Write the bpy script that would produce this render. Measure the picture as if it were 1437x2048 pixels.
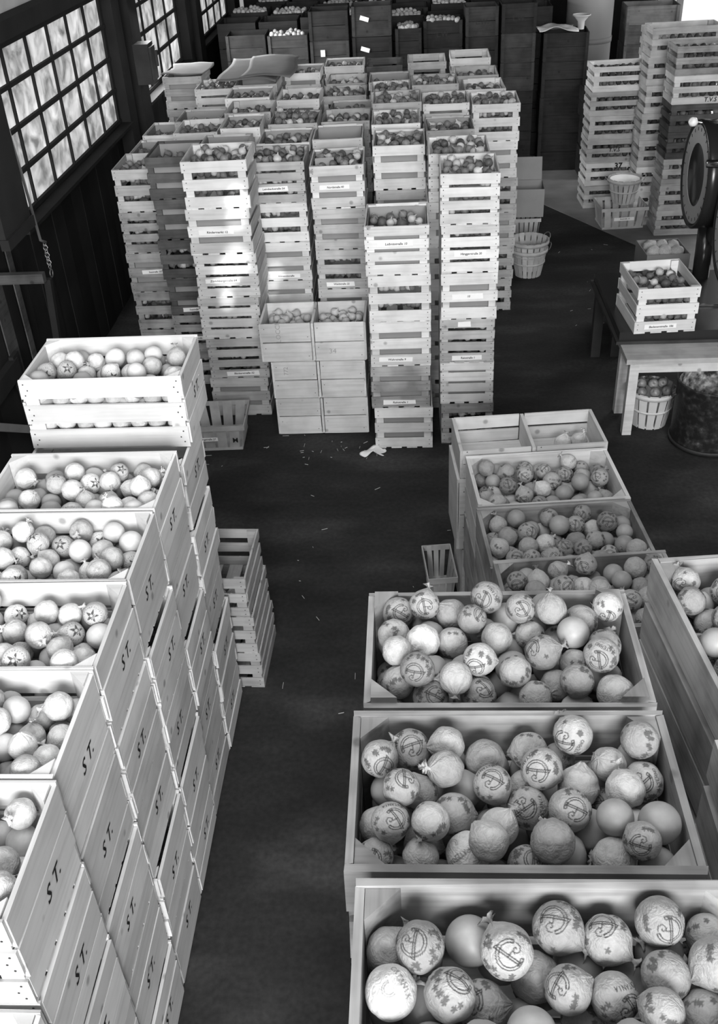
import bpy, bmesh, math, random
import numpy as np
from mathutils import Vector, Matrix, Quaternion

# ------------------------------------------------------------------ scene, camera, light
for o in list(bpy.data.objects): bpy.data.objects.remove(o, do_unlink=True)
scene = bpy.context.scene
COL = scene.collection
rnd = random.Random(7)
PI = math.pi

cam_d = bpy.data.cameras.new('camera'); cam = bpy.data.objects.new('camera', cam_d); COL.objects.link(cam)
cam_d.sensor_fit = 'VERTICAL'; cam_d.sensor_height = 36.0; cam_d.lens = 1941.0/2048.0*36.0
cam_d.clip_start = 0.02; cam_d.clip_end = 100
_r = Vector((0.99807639, -0.01588068, -0.05992771)); _d = Vector((0.04010967, -0.57166832, 0.81950384)); _v = Vector((0.04727305, 0.82033112, 0.56993168))
ax = Vector((_r[0], _d[0], -_v[0])); ay = -Vector((_r[1], _d[1], -_v[1])); az = -Vector((_r[2], _d[2], -_v[2]))
M = Matrix.Identity(4)
for i in range(3): M[i][0], M[i][1], M[i][2] = ax[i], ay[i], az[i]
M[2][3] = 3.4
cam.matrix_world = M
scene.camera = cam
CAM = Vector((0, 0, 3.4))

scene.view_settings.view_transform = 'Standard'
scene.view_settings.look = 'None'
scene.view_settings.gamma = 1.0
scene.view_settings.use_curve_mapping = False
scene.view_settings.exposure = 0.0

world = bpy.data.worlds.new('world'); scene.world = world; world.use_nodes = True
world.node_tree.nodes['Background'].inputs[0].default_value = (1, 1, 1, 1)
world.node_tree.nodes['Background'].inputs[1].default_value = 0.35

def area(name, loc, target, sx, sy, power):
    l = bpy.data.lights.new(name, 'AREA'); l.shape = 'RECTANGLE'; l.size = sx; l.size_y = sy; l.energy = power
    o = bpy.data.objects.new(name, l); COL.objects.link(o); o.location = loc
    o.rotation_euler = (Vector(target)-Vector(loc)).to_track_quat('-Z', 'Y').to_euler()
    return o
area('loading_door_daylight', (0.7, -7.0, 4.7), (-0.3, 5.0, 0.8), 5.5, 3.4, 1850)
area('roof_skylight', (-0.6, 2.2, 4.75), (-0.3, 2.6, 0), 2.6, 3.4, 85)
area('side_gate_daylight', (4.7, 10.8, 2.2), (1.4, 10.4, 0.0), 2.0, 1.8, 130)
area('window_daylight', (-2.45, 11.0, 1.95), (2.0, 10.6, 0.9), 1.9, 0.9, 120)
def spot(name, loc, target, power, deg, size=0.02):
    l = bpy.data.lights.new(name, 'SPOT'); l.energy = power; l.spot_size = math.radians(deg); l.spot_blend = 1.0; l.shadow_soft_size = size
    o = bpy.data.objects.new(name, l); COL.objects.link(o); o.location = loc
    o.rotation_euler = (Vector(target)-Vector(loc)).to_track_quat('-Z', 'Y').to_euler()
for n_, (tx, ty, tz, pw, dg) in enumerate([(-1.11, 6.15, 1.56, 2300, 1.9), (-1.13, 6.15, 1.44, 2100, 1.8), (-1.16, 6.15, 1.16, 2300, 2.4), (-1.24, 6.15, 1.06, 2200, 2.2), (-1.26, 6.15, .88, 2500, 1.3), (-.98, 6.6, .90, 2000, 1.5), (-1.02, 6.6, .78, 1300, 1.2)]):
    spot('sunbeam_through_roof_gap', (-0.2, 1.6, 4.72), (tx, ty, tz), pw, dg)

# ------------------------------------------------------------------ materials
MATS = {}
def nodes_of(name):
    m = bpy.data.materials.new(name); m.use_nodes = True
    nt = m.node_tree; b = nt.nodes['Principled BSDF']
    MATS[name] = m
    return m, nt, b
def setv(b, rough=0.7, spec=0.3, metal=0.0):
    b.inputs['Roughness'].default_value = rough
    b.inputs['Specular IOR Level'].default_value = spec
    b.inputs['Metallic'].default_value = metal
def ramp(nt, stops):
    r = nt.nodes.new('ShaderNodeValToRGB'); e = r.color_ramp.elements
    while len(e) > 1: e.remove(e[-1])
    e[0].position = stops[0][0]; e[0].color = (stops[0][1],)*3+(1,)
    for p, v in stops[1:]:
        x = e.new(p); x.color = (v, v, v, 1)
    return r
def math_n(nt, op, a=None, b=None):
    n = nt.nodes.new('ShaderNodeMath'); n.operation = op
    for i, x in enumerate((a, b)):
        if x is None: continue
        if isinstance(x, (int, float)): n.inputs[i].default_value = x
        else: nt.links.new(x, n.inputs[i])
    return n.outputs[0]
def wood(name, base, var=0.18, stain=0.25, rough=0.75):
    m, nt, b = nodes_of(name); setv(b, rough, 0.2)
    tc = nt.nodes.new('ShaderNodeTexCoord'); oi = nt.nodes.new('ShaderNodeObjectInfo')
    off = nt.nodes.new('ShaderNodeVectorMath'); off.operation = 'ADD'
    nt.links.new(tc.outputs['Object'], off.inputs[0])
    k = math_n(nt, 'MULTIPLY', oi.outputs['Random'], 37.0)
    cx = nt.nodes.new('ShaderNodeCombineXYZ')
    for i in range(3): nt.links.new(k, cx.inputs[i])
    nt.links.new(cx.outputs[0], off.inputs[1])
    mp = nt.nodes.new('ShaderNodeMapping'); mp.inputs['Scale'].default_value = (3.0, 60, 60)
    nt.links.new(off.outputs[0], mp.inputs[0])
    g = nt.nodes.new('ShaderNodeTexNoise'); g.inputs['Scale'].default_value = 1.0; g.inputs['Detail'].default_value = 5
    nt.links.new(mp.outputs[0], g.inputs['Vector'])
    s = nt.nodes.new('ShaderNodeTexNoise'); s.inputs['Scale'].default_value = 6.0; s.inputs['Detail'].default_value = 3
    nt.links.new(off.outputs[0], s.inputs['Vector'])
    gr = ramp(nt, [(0.3, 1-var), (0.55, 1.0), (0.8, 1-var*0.3)]); nt.links.new(g.outputs[0], gr.inputs[0])
    sr = ramp(nt, [(0.35, 1-stain), (0.6, 1.0)]); nt.links.new(s.outputs[0], sr.inputs[0])
    kn = nt.nodes.new('ShaderNodeTexVoronoi'); kn.inputs['Scale'].default_value = 7.0
    nt.links.new(off.outputs[0], kn.inputs['Vector'])
    kr = ramp(nt, [(0.06, 0.55), (0.12, 1.0)]); nt.links.new(kn.outputs['Distance'], kr.inputs[0])
    rv = math_n(nt, 'ADD', math_n(nt, 'MULTIPLY', oi.outputs['Random'], 0.30), 0.83)
    v = math_n(nt, 'MULTIPLY', math_n(nt, 'MULTIPLY', gr.outputs[0], sr.outputs[0]), math_n(nt, 'MULTIPLY', rv, kr.outputs[0]))
    v = math_n(nt, 'MULTIPLY', v, base)
    nt.links.new(v, b.inputs['Base Color'])
    bp = nt.nodes.new('ShaderNodeBump'); bp.inputs['Strength'].default_value = 0.25; bp.inputs['Distance'].default_value = 0.002
    nt.links.new(g.outputs[0], bp.inputs['Height']); nt.links.new(bp.outputs[0], b.inputs['Normal'])
    return m
def plain(name, base, rough=0.7, spec=0.3, metal=0.0, noise=0.0, scale=8.0, randv=0.0):
    m, nt, b = nodes_of(name); setv(b, rough, spec, metal)
    if noise or randv:
        tc = nt.nodes.new('ShaderNodeTexCoord'); n = nt.nodes.new('ShaderNodeTexNoise'); n.inputs['Scale'].default_value = scale; n.inputs['Detail'].default_value = 5
        oi = nt.nodes.new('ShaderNodeObjectInfo')
        nt.links.new(tc.outputs['Object'], n.inputs['Vector'])
        rr = ramp(nt, [(0.3, 1-noise), (0.7, 1+noise*0.4)]); nt.links.new(n.outputs[0], rr.inputs[0])
        k = math_n(nt, 'ADD', math_n(nt, 'MULTIPLY', oi.outputs['Random'], 2*randv), 1-randv)
        v = math_n(nt, 'MULTIPLY', math_n(nt, 'MULTIPLY', rr.outputs[0], k), base)
        nt.links.new(v, b.inputs['Base Color'])
    else:
        b.inputs['Base Color'].default_value = (base, base, base, 1)
    return m
W_ST = wood('wood_white_spruce', 0.66, 0.12, 0.10)
W_PALE = wood('wood_pale', 0.66, 0.16, 0.18)
W_MID = wood('wood_mid', 0.46, 0.2, 0.25)
W_OLD = wood('wood_weathered', 0.38, 0.28, 0.42)
W_DARK = wood('wood_dark', 0.105, 0.3, 0.4)
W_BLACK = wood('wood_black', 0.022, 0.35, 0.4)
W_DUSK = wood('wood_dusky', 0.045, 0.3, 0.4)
NAIL = plain('nail_iron', 0.05, 0.6)
CARD = plain('cardboard', 0.27, 0.85, 0.15, noise=0.12, scale=5)
PAPER = plain('label_paper', 0.82, 0.8, 0.2, noise=0.05, scale=14)
INKM = plain('black_ink', 0.015, 0.7)
BLACKM = plain('black_enamel', 0.018, 0.25, 0.5)
IRON = plain('dark_iron', 0.035, 0.6, 0.3, noise=0.4, scale=6)
CHROME = plain('chrome', 0.8, 0.15, 0.5, 1.0)
WHITE = plain('white_enamel', 0.82, 0.35)
DIAL = plain('dial_face', 0.42, 0.5)
GLASS = plain('dial_glass', 0.03, 0.15, 0.6)
SPLINT = plain('basket_splint', 0.42, 0.8, 0.2, noise=0.2, scale=12, randv=0.15)
CHAIN = plain('chain_steel', 0.3, 0.4, 0.5, 0.7)
STRAW = plain('straw', 0.5, 0.8)
SACK = plain('packing_paper', 0.17, 0.9, 0.1, noise=0.15, scale=4)
LEAF = plain('pale_leaf', 0.5, 0.7, noise=0.3, scale=9)
GREY = plain('grey_sheet', 0.22, 0.6, noise=0.1, scale=2)
# dented, encrusted drum
m, nt, b = nodes_of('encrusted_drum'); setv(b, 0.6, 0.3)
tc = nt.nodes.new('ShaderNodeTexCoord'); n = nt.nodes.new('ShaderNodeTexNoise'); n.inputs['Scale'].default_value = 26; n.inputs['Detail'].default_value = 9
nt.links.new(tc.outputs['Object'], n.inputs['Vector'])
rr = ramp(nt, [(0.45, 0.012), (0.60, 0.028), (0.70, 0.06), (0.80, 0.14)]); nt.links.new(n.outputs[0], rr.inputs[0]); nt.links.new(rr.outputs[0], b.inputs['Base Color'])
DRUM = m
# printed tissue: ink stored per vertex
def tissue(name, base, inkv, trans=0.0):
    m, nt, b = nodes_of(name); setv(b, 0.85, 0.1)
    at = nt.nodes.new('ShaderNodeAttribute'); at.attribute_name = 'ink'
    tc = nt.nodes.new('ShaderNodeTexCoord'); n = nt.nodes.new('ShaderNodeTexNoise'); n.inputs['Scale'].default_value = 3.0; n.inputs['Detail'].default_value = 6
    nt.links.new(tc.outputs['Object'], n.inputs['Vector'])
    oi = nt.nodes.new('ShaderNodeObjectInfo')
    rr = ramp(nt, [(0.3, 0.82), (0.7, 1.05)]); nt.links.new(n.outputs[0], rr.inputs[0])
    k = math_n(nt, 'ADD', math_n(nt, 'MULTIPLY', oi.outputs['Random'], 0.50), 0.66)
    v = math_n(nt, 'MULTIPLY', math_n(nt, 'MULTIPLY', rr.outputs[0], k), base)
    mx = nt.nodes.new('ShaderNodeMix'); mx.data_type = 'FLOAT'
    nt.links.new(at.outputs['Fac'], mx.inputs[0]); nt.links.new(v, mx.inputs[2]); mx.inputs[3].default_value = inkv
    nt.links.new(mx.outputs[0], b.inputs['Base Color'])
    bp = nt.nodes.new('ShaderNodeBump'); bp.inputs['Strength'].default_value = 0.22; bp.inputs['Distance'].default_value = 0.05
    n2 = nt.nodes.new('ShaderNodeTexNoise'); n2.inputs['Scale'].default_value = 2.6; n2.inputs['Detail'].default_value = 2; n2.inputs['Distortion'].default_value = 2.2
    nt.links.new(tc.outputs['Object'], n2.inputs['Vector'])
    nt.links.new(n2.outputs[0], bp.inputs['Height']); nt.links.new(bp.outputs[0], b.inputs['Normal'])
    return m
TISSUE = tissue('printed_tissue', 0.41, 0.06)
TISSUE_ST = tissue('printed_tissue_pale', 0.62, 0.05)
TISSUE_W = tissue('white_tissue', 0.60, 0.14)
SKIN = plain('orange_skin', 0.34, 0.45, 0.4, noise=0.08, scale=3, randv=0.12)
SKIN_ST = plain('pale_peel', 0.6, 0.5, 0.35, noise=0.08, scale=3, randv=0.12)
ONION = plain('onion_skin', 0.17, 0.55, 0.3, noise=0.55, scale=14, randv=0.55)
ONION_P = plain('onion_skin_pale', 0.5, 0.5, 0.3, noise=0.2, scale=10, randv=0.15)
TUBER = plain('white_tuber', 0.33, 0.7, noise=0.15, scale=6, randv=0.15)
APPLE = plain('apple_skin', 0.22, 0.35, 0.5, noise=0.3, scale=2, randv=0.4)
# floor
m, nt, b = nodes_of('asphalt_floor'); setv(b, 0.8, 0.25)
tc = nt.nodes.new('ShaderNodeTexCoord')
n = nt.nodes.new('ShaderNodeTexNoise'); n.inputs['Scale'].default_value = 1.3; n.inputs['Detail'].default_value = 8
n2 = nt.nodes.new('ShaderNodeTexNoise'); n2.inputs['Scale'].default_value = 40; n2.inputs['Detail'].default_value = 4
mp = nt.nodes.new('ShaderNodeMapping'); mp.inputs['Scale'].default_value = (1, 2.2, 1)
nt.links.new(tc.outputs['Object'], mp.inputs[0]); nt.links.new(mp.outputs[0], n.inputs['Vector']); nt.links.new(tc.outputs['Object'], n2.inputs['Vector'])
r1 = ramp(nt, [(0.3, 0.012), (0.52, 0.025), (0.75, 0.060)]); nt.links.new(n.outputs[0], r1.inputs[0])
r2 = ramp(nt, [(0.3, 0.7), (0.7, 1.15)]); nt.links.new(n2.outputs[0], r2.inputs[0])
nt.links.new(math_n(nt, 'MULTIPLY', r1.outputs[0], r2.outputs[0]), b.inputs['Base Color'])
FLOOR = m
CONC = plain('pale_lit_concrete', 0.19, 0.8, 0.2, noise=0.35, scale=2.5)  # concrete's own pale tone, raised further for the light falling there
# dirty daylight panes
m, nt, b = nodes_of('dirty_lit_pane')
tc = nt.nodes.new('ShaderNodeTexCoord'); oi = nt.nodes.new('ShaderNodeObjectInfo')
off = nt.nodes.new('ShaderNodeVectorMath'); off.operation = 'ADD'; nt.links.new(tc.outputs['Object'], off.inputs[0])
cx = nt.nodes.new('ShaderNodeCombineXYZ'); kk = math_n(nt, 'MULTIPLY', oi.outputs['Random'], 50.0)
for i in range(3): nt.links.new(kk, cx.inputs[i])
nt.links.new(cx.outputs[0], off.inputs[1])
n = nt.nodes.new('ShaderNodeTexNoise'); n.inputs['Scale'].default_value = 6; n.inputs['Detail'].default_value = 7; n.inputs['Distortion'].default_value = 0.6
nt.links.new(off.outputs[0], n.inputs['Vector'])
rr = ramp(nt, [(0.32, 0.18), (0.5, 0.55), (0.72, 1.0)]); nt.links.new(n.outputs[0], rr.inputs[0])
es = math_n(nt, 'MULTIPLY', rr.outputs[0], math_n(nt, 'ADD', math_n(nt, 'MULTIPLY', oi.outputs['Random'], 0.35), 0.46))
nt.links.new(rr.outputs[0], b.inputs['Base Color']); b.inputs['Base Color'].default_value = (0.1,)*3+(1,)
b.inputs['Emission Color'].default_value = (1, 1, 1, 1); nt.links.new(es, b.inputs['Emission Strength'])
PANE = m
m, nt, b = nodes_of('daylit_doorway'); b.inputs['Base Color'].default_value = (.8, .8, .8, 1); b.inputs['Emission Color'].default_value = (1, 1, 1, 1); b.inputs['Emission Strength'].default_value = 0.45
DOORLIT = m
BOARD_LIFT = plain('light_lifted_board', 0.6, 0.8, 0.15, noise=0.2, scale=3)  # grey boarding, colour lightened to make up for weak light on it
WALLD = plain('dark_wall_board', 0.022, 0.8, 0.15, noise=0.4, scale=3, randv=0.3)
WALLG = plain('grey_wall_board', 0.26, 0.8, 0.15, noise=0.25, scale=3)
BEAM = plain('dark_beam', 0.02, 0.8, 0.2, noise=0.3, scale=4)

# ------------------------------------------------------------------ helpers
def link(name, mesh, parent=None, loc=(0, 0, 0), rot=(0, 0, 0), scale=None):
    o = bpy.data.objects.new(name, mesh); COL.objects.link(o)
    o.location = loc; o.rotation_euler = rot
    if scale is not None: o.scale = scale
    if parent is not None: o.parent = parent
    return o
def tag(o, label, cat, group=None):
    o['label'] = label; o['category'] = cat
    if group: o['group'] = group
    return o
def thing(name, label, cat, loc=(0, 0, 0), rotz=0.0, group=None, scale=None):
    o = bpy.data.objects.new(name, None); COL.objects.link(o); o.empty_display_size = 0.1
    o.location = loc; o.rotation_euler = (0, 0, rotz)
    if scale is not None: o.scale = scale
    return tag(o, label, cat, group)
def struct(o, label=None):
    o['kind'] = 'structure'
    if label: o['label'] = label
    return o
def mesh_from(name, verts, faces, mats, smooth=False, mi=None):
    me = bpy.data.meshes.new(name); me.from_pydata([tuple(v) for v in verts], [], faces)
    for m_ in (mats if isinstance(mats, (list, tuple)) else [mats]): me.materials.append(m_)
    if mi is not None: me.polygons.foreach_set('material_index', mi)
    if smooth: me.polygons.foreach_set('use_smooth', [True]*len(me.polygons))
    me.update(); return me
BF = [(0, 3, 2, 1), (4, 5, 6, 7), (0, 1, 5, 4), (1, 2, 6, 5), (2, 3, 7, 6), (3, 0, 4, 7)]
_cache = {}
def box_mesh(sx, sy, sz, mat, var=0, jit=0.0, nails=None):
    """a board: length along local X, centred; nails: list of (x, z) heads on the -Y face"""
    key = (round(sx, 4), round(sy, 4), round(sz, 4), mat.name, var, round(jit, 4), tuple(nails) if nails else None)
    if key in _cache: return _cache[key]
    rg = random.Random(hash(key[:3])+var*31)
    v = []
    for z in (-1, 1):
        for x, y in ((-1, -1), (1, -1), (1, 1), (-1, 1)):
            v.append([x*sx/2+rg.uniform(-jit, jit), y*sy/2, z*sz/2+rg.uniform(-jit, jit)])
    f = [tuple(a) for a in BF]; mi = [0]*6; mats = [mat]
    if nails:
        mats.append(NAIL)
        for nx, nz in nails:
            b0 = len(v); rr_ = 0.0032
            for k in range(6): v.append([nx+rr_*math.cos(k*PI/3), -sy/2-0.0012, nz+rr_*math.sin(k*PI/3)])
            f.append(tuple(range(b0+5, b0-1, -1))[::-1]); mi.append(1)
    me = mesh_from('board', v, f, mats, mi=mi); _cache[key] = me
    return me
def tri_post(s, h, mat):
    key = ('tri', round(s, 4), round(h, 4), mat.name)
    if key in _cache: return _cache[key]
    v = [(0, 0, 0), (s, 0, 0), (0, s, 0), (0, 0, h), (s, 0, h), (0, s, h)]
    me = mesh_from('post', v, [(0, 2, 1), (3, 4, 5), (0, 1, 4, 3), (1, 2, 5, 4), (2, 0, 3, 5)], mat); _cache[key] = me
    return me
def tube_mesh(name, pts, rad, mat, seg=8, closed=False):
    pts = [Vector(p) for p in pts]; v = []; f = []
    n = len(pts); rads = rad if isinstance(rad, (list, tuple)) else [rad]*n
    for i, p in enumerate(pts):
        if closed: t = (pts[(i+1) % n]-pts[i-1]).normalized()
        else: t = (pts[min(i+1, n-1)]-pts[max(i-1, 0)]).normalized()
        up = Vector((0, 0, 1)) if abs(t.z) < 0.9 else Vector((1, 0, 0))
        a = t.cross(up).normalized(); b_ = t.cross(a).normalized()
        for k in range(seg):
            an = 2*PI*k/seg; v.append(p+(a*math.cos(an)+b_*math.sin(an))*rads[i])
    m_ = n if closed else n-1
    for i in range(m_):
        j = (i+1) % n
        for k in range(seg):
            k2 = (k+1) % seg; f.append((i*seg+k, i*seg+k2, j*seg+k2, j*seg+k))
    if not closed:
        f.append(tuple(range(seg-1, -1, -1))); f.append(tuple((n-1)*seg+k for k in range(seg)))
    return mesh_from(name, v, f, mat, True)
def lathe(name, prof, mat, seg=32, smooth=True, closed_prof=False):
    v = []; f = []; n = len(prof)
    for r_, z in prof:
        for k in range(seg):
            an = 2*PI*k/seg; v.append((r_*math.cos(an), r_*math.sin(an), z))
    for i in range(n if closed_prof else n-1):
        j = (i+1) % n
        for k in range(seg):
            k2 = (k+1) % seg; f.append((i*seg+k, i*seg+k2, j*seg+k2, j*seg+k))
    return mesh_from(name, v, f, mat, smooth)
_text = {}
def text_mesh(s, size, mat, shear=0.0, offset=0.0):
    key = (s, size, mat.name, shear, offset)
    if key in _text: return _text[key]
    c = bpy.data.curves.new('t', 'FONT'); c.body = s; c.size = size; c.shear = shear; c.offset = offset
    c.align_x = 'CENTER'; c.align_y = 'CENTER'; c.resolution_u = 2
    o = bpy.data.objects.new('t', c); COL.objects.link(o)
    dg = bpy.context.evaluated_depsgraph_get()
    me = bpy.data.meshes.new_from_object(o.evaluated_get(dg)); me.materials.clear(); me.materials.append(mat)
    bpy.data.objects.remove(o); _text[key] = me
    return me

# ------------------------------------------------------------------ crates
ORD = ['topmost', 'second from top', 'third from top', 'fourth from top', 'fifth from top', 'sixth from top', 'seventh from top']
NTH = ['first', 'second', 'third', 'fourth', 'fifth', 'sixth', 'seventh', 'eighth', 'ninth', 'tenth', 'eleventh', 'twelfth', 'thirteenth', 'fourteenth', 'fifteenth', 'sixteenth', 'seventeenth', 'eighteenth', 'nineteenth', 'twentieth']
def places(P, keep, d, rows=5):
    """'n-th from left, m-th row' for every kept item"""
    out = {}
    for rw in range(rows):
        ids = [i for i in keep if min(rows-1, max(0, int((.5-P[i][1]/d)*rows))) == rw]
        for k, i in enumerate(sorted(ids, key=lambda i: P[i][0])): out[i] = '%s from left, %s' % (NTH[min(k, 19)], ('back row' if rw == 0 else '%s row' % NTH[rw]) if rows > 5 else ('back row', 'second row', 'middle row', 'fourth row', 'front row')[rw])
    return out
def jr(a): return rnd.uniform(-a, a)
def slat(root, name, L, th, hh, mat, loc, rz, nails=None, jit=0.002):
    return link(name, box_mesh(L, th, hh, mat, rnd.randint(0, 3), jit, nails), root, loc, (0, 0, rz))

CW, CD, CH = 0.365, 0.44, 0.29
def onion_crate(root, mat, ns=3, liner=False, mats=None):
    """slatted crate, front at y=0, back at y=CD, x in +-CW/2"""
    t = 0.008
    for k in range(4):
        link('bottom_board', box_mesh(CD, 0.066, 0.010, mat, k), root, (-CW/2+0.033+k*0.0997, CD/2, 0.005), (0, 0, PI/2))
    z0 = 0.010; hh = CH-z0
    s = 0.066 if ns == 3 else 0.056; g = (hh-ns*s)/(ns-1)
    for i in range(ns):
        z = z0+s/2+i*(s+g); mm = mat
        if mats: mm = mats[i % len(mats)]
        nl = [(-CW/2+0.02, 0.016), (-CW/2+0.02, -0.016), (CW/2-0.02, 0.016), (CW/2-0.02, -0.016)]
        slat(root, 'slat', CW, t, s+jr(.003), mm, (jr(.002), t/2+jr(.0015), z), 0, nl)
        slat(root, 'slat', CW, t, s, mm, (0, CD-t/2, z), 0)
        slat(root, 'slat', CD-2*t-.004, t, s, mm, (-CW/2+t/2, CD/2, z), PI/2)
        slat(root, 'slat', CD-2*t-.004, t, s, mm, (CW/2-t/2, CD/2, z), PI/2)
    for sx in (-1, 1):
        for y in (t+0.010, CD-t-0.010):
            link('corner_post', box_mesh(0.045, 0.018, hh-.002, mat), root, (sx*(CW/2-t-0.024), y, z0+hh/2))
    if liner:
        li, ld, lh = CW-2*t-0.010, CD-2*t-0.046, hh-0.012
        v = []; f = []
        for q, (a, c_) in enumerate(((li/2, ld/2), (li/2-.004, ld/2-.004))):
            for z in (z0+.002, z0+lh):
                for x, y in ((-a, -c_), (a, -c_), (a, c_), (-a, c_)): v.append((x, CD/2+y, z))
        for k in range(4):
            k2 = (k+1) % 4; f += [(k, k2, 4+k2, 4+k), (8+k2, 8+k, 12+k, 12+k2), (4+k, 4+k2, 12+k2, 12+k)]
        f.append((0, 3, 2, 1)); f.append((8, 9, 10, 11))
        me = _cache.get('liner') or mesh_from('cardboard_liner', v, f, CARD); _cache['liner'] = me
        link('cardboard_liner', me, root)
    return s, g, z0
def strip(root, x, y, z, text, w=0.2, h=0.030, tilt=0.0):
    p = link('paper_label', box_mesh(w, 0.0012, h, PAPER, rnd.randint(0, 5), 0.003), root, (x, y, z), (0, tilt, 0))
    if text:
        L_ = link('lettering', text_mesh(text, 0.019, INKM, 0.15, 0.0004), p, (w*0.03, -0.0012, 0), (PI/2, 0, 0))
        wd = L_.dimensions.x
        if wd > w*0.8: L_.scale = (w*0.8/wd, 1, 1)
    return p
def merged_crate_mesh(w, d, h, ns, mat, t=0.009, frac=0.72):
    """one plain mesh of a whole slatted crate, for crates hidden low in a stack"""
    key = ('mc', w, d, h, ns, mat.name)
    if key in _cache: return _cache[key]
    v = []; f = []
    def bx(cx_, cy, cz, sx, sy, sz):
        b0 = len(v)
        for z in (-1, 1):
            for x, y in ((-1, -1), (1, -1), (1, 1), (-1, 1)): v.append((cx_+x*sx/2, cy+y*sy/2, cz+z*sz/2))
        for q in BF: f.append(tuple(a+b0 for a in q))
    s = h*frac/ns; g = (h-.01-ns*s)/(ns-1)
    bx(0, d/2, .005, w, d, .01)
    for i in range(ns):
        z = .01+s/2+i*(s+g)
        bx(0, t/2, z, w, t, s); bx(0, d-t/2, z, w, t, s); bx(-w/2+t/2, d/2, z, t, d-2*t, s); bx(w/2-t/2, d/2, z, t, d-2*t, s)
    for sx in (-1, 1):
        for y in (t+.015, d-t-.015): bx(sx*(w/2-t-.015), y, h/2+.005, .03, .03, h-.01)
    me = mesh_from('crate', v, f, mat); _cache[key] = me
    return me

# ------------------------------------------------------------------ fruit packing
def pack(w, d, depth, rmin, rmax, seed, level, cand=90):
    """drop spheres into a bin; centred x,y; returns (x,y,z,r), z measured from the bin floor"""
    rg = np.random.RandomState(seed); P = np.zeros((0, 4)); n = 0; full = 0
    while n < 420:
        r_ = rg.uniform(rmin, rmax)
        xs = rg.uniform(-w/2+r_, w/2-r_, cand); ys = rg.uniform(-d/2+r_, d/2-r_, cand)
        zs = np.full(cand, r_)
        if len(P):
            dx = xs[:, None]-P[None, :, 0]; dy = ys[:, None]-P[None, :, 1]; R = (r_+P[None, :, 3])*0.985; q = R*R-dx*dx-dy*dy
            zs = np.maximum(zs, np.where(q > 0, P[None, :, 2]+np.sqrt(np.maximum(q, 0)), 0).max(1))
        k = zs.argmin()
        if zs[k]+r_ > depth*level:
            full += 1
            if full > 6: break
            continue
        P = np.vstack([P, [xs[k], ys[k], zs[k], r_]]); n += 1
    return P
_pk = {}
def packed(w, d, depth, rmin, rmax, seed, level):
    k = (w, d, depth, rmin, rmax, seed, level)
    if k not in _pk: _pk[k] = pack(*k)
    return _pk[k]
def visible(PW, cam_pts, ns=26, wall=None):
    """PW: world spheres (n,4). keep those seen from any camera point past their neighbours"""
    rg = np.random.RandomState(1); D = rg.normal(size=(ns, 3)); D /= np.linalg.norm(D, axis=1)[:, None]
    keep = np.zeros(len(PW), int)
    for c in cam_pts:
        c = np.array(c)
        for i in range(len(PW)):
            tc_ = c-PW[i, :3]; tc_ /= np.linalg.norm(tc_)
            dd = D[(D@tc_) > 0.15]; S_ = PW[i, :3]+dd*PW[i, 3]*1.01
            L_ = c-S_; L_ /= np.linalg.norm(L_, axis=1)[:, None]
            vis = 0
            if wall is not None:   # the near side of the crate hides what is low behind it
                tw = (wall[0]-S_[:, 1])/np.minimum(L_[:, 1], -1e-6); zc_ = S_[:, 2]+tw*L_[:, 2]; ok = zc_ > wall[1]; S_ = S_[ok]; L_ = L_[ok]
            others = np.delete(PW, i, 0)
            near = others[np.linalg.norm(others[:, :3]-PW[i, :3], axis=1) < 0.35]
            for s_, l_ in zip(S_, L_):
                oc = near[:, :3]-s_; tt = oc@l_; dist2 = (oc*oc).sum(1)-tt*tt
                if not np.any((tt > 0) & (dist2 < (near[:, 3]*0.99)**2)): vis += 1
            keep[i] = max(keep[i], vis)
    return keep
CAMS = [(0, 0, 3.4)]

# ---- printed fruit meshes (unit radius, twist of the wrapper at +Z)
SEG = {'C': [[(1, .85), (.7, 1), (.3, 1), (0, .7), (0, .3), (.3, 0), (.7, 0), (1, .15)]], 'A': [[(0, 0), (.5, 1), (1, 0)], [(.2, .4), (.8, .4)]],
       'T': [[(0, 1), (1, 1)], [(.5, 1), (.5, 0)]], 'N': [[(0, 0), (0, 1), (1, 0), (1, 1)]], 'I': [[(.5, 0), (.5, 1)]],
       'P': [[(0, 0), (0, 1), (.8, 1), (1, .75), (.8, .5), (0, .5)]], 'E': [[(1, 1), (0, 1), (0, 0), (1, 0)], [(0, .5), (.8, .5)]],
       'R': [[(0, 0), (0, 1), (.8, 1), (1, .75), (.8, .5), (0, .5)], [(.5, .5), (1, 0)]], 'O': [[(.3, 0), (0, .3), (0, .7), (.3, 1), (.7, 1), (1, .7), (1, .3), (.7, 0), (.3, 0)]]}
def text_segs(s, u0, v0, w, h, pitch):
    out = []; x = u0-pitch*len(s)/2
    for ch in s:
        for pl in SEG[ch]:
            p = [(x+a*w, v0+b_*h) for a, b_ in pl]
            out += list(zip(p[:-1], p[1:]))
        x += pitch
    return out
def seg_d(U, V_, segs):
    dmin = np.full(U.shape, 9.0)
    for (x0, y0), (x1, y1) in segs:
        dx, dy = x1-x0, y1-y0; L2 = dx*dx+dy*dy+1e-9
        t = np.clip(((U-x0)*dx+(V_-y0)*dy)/L2, 0, 1)
        dmin = np.minimum(dmin, np.hypot(U-x0-t*dx, V_-y0-t*dy))
    return dmin
CREST_DIR = Vector((math.sin(2.0), 0, math.cos(2.0)))
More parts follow.
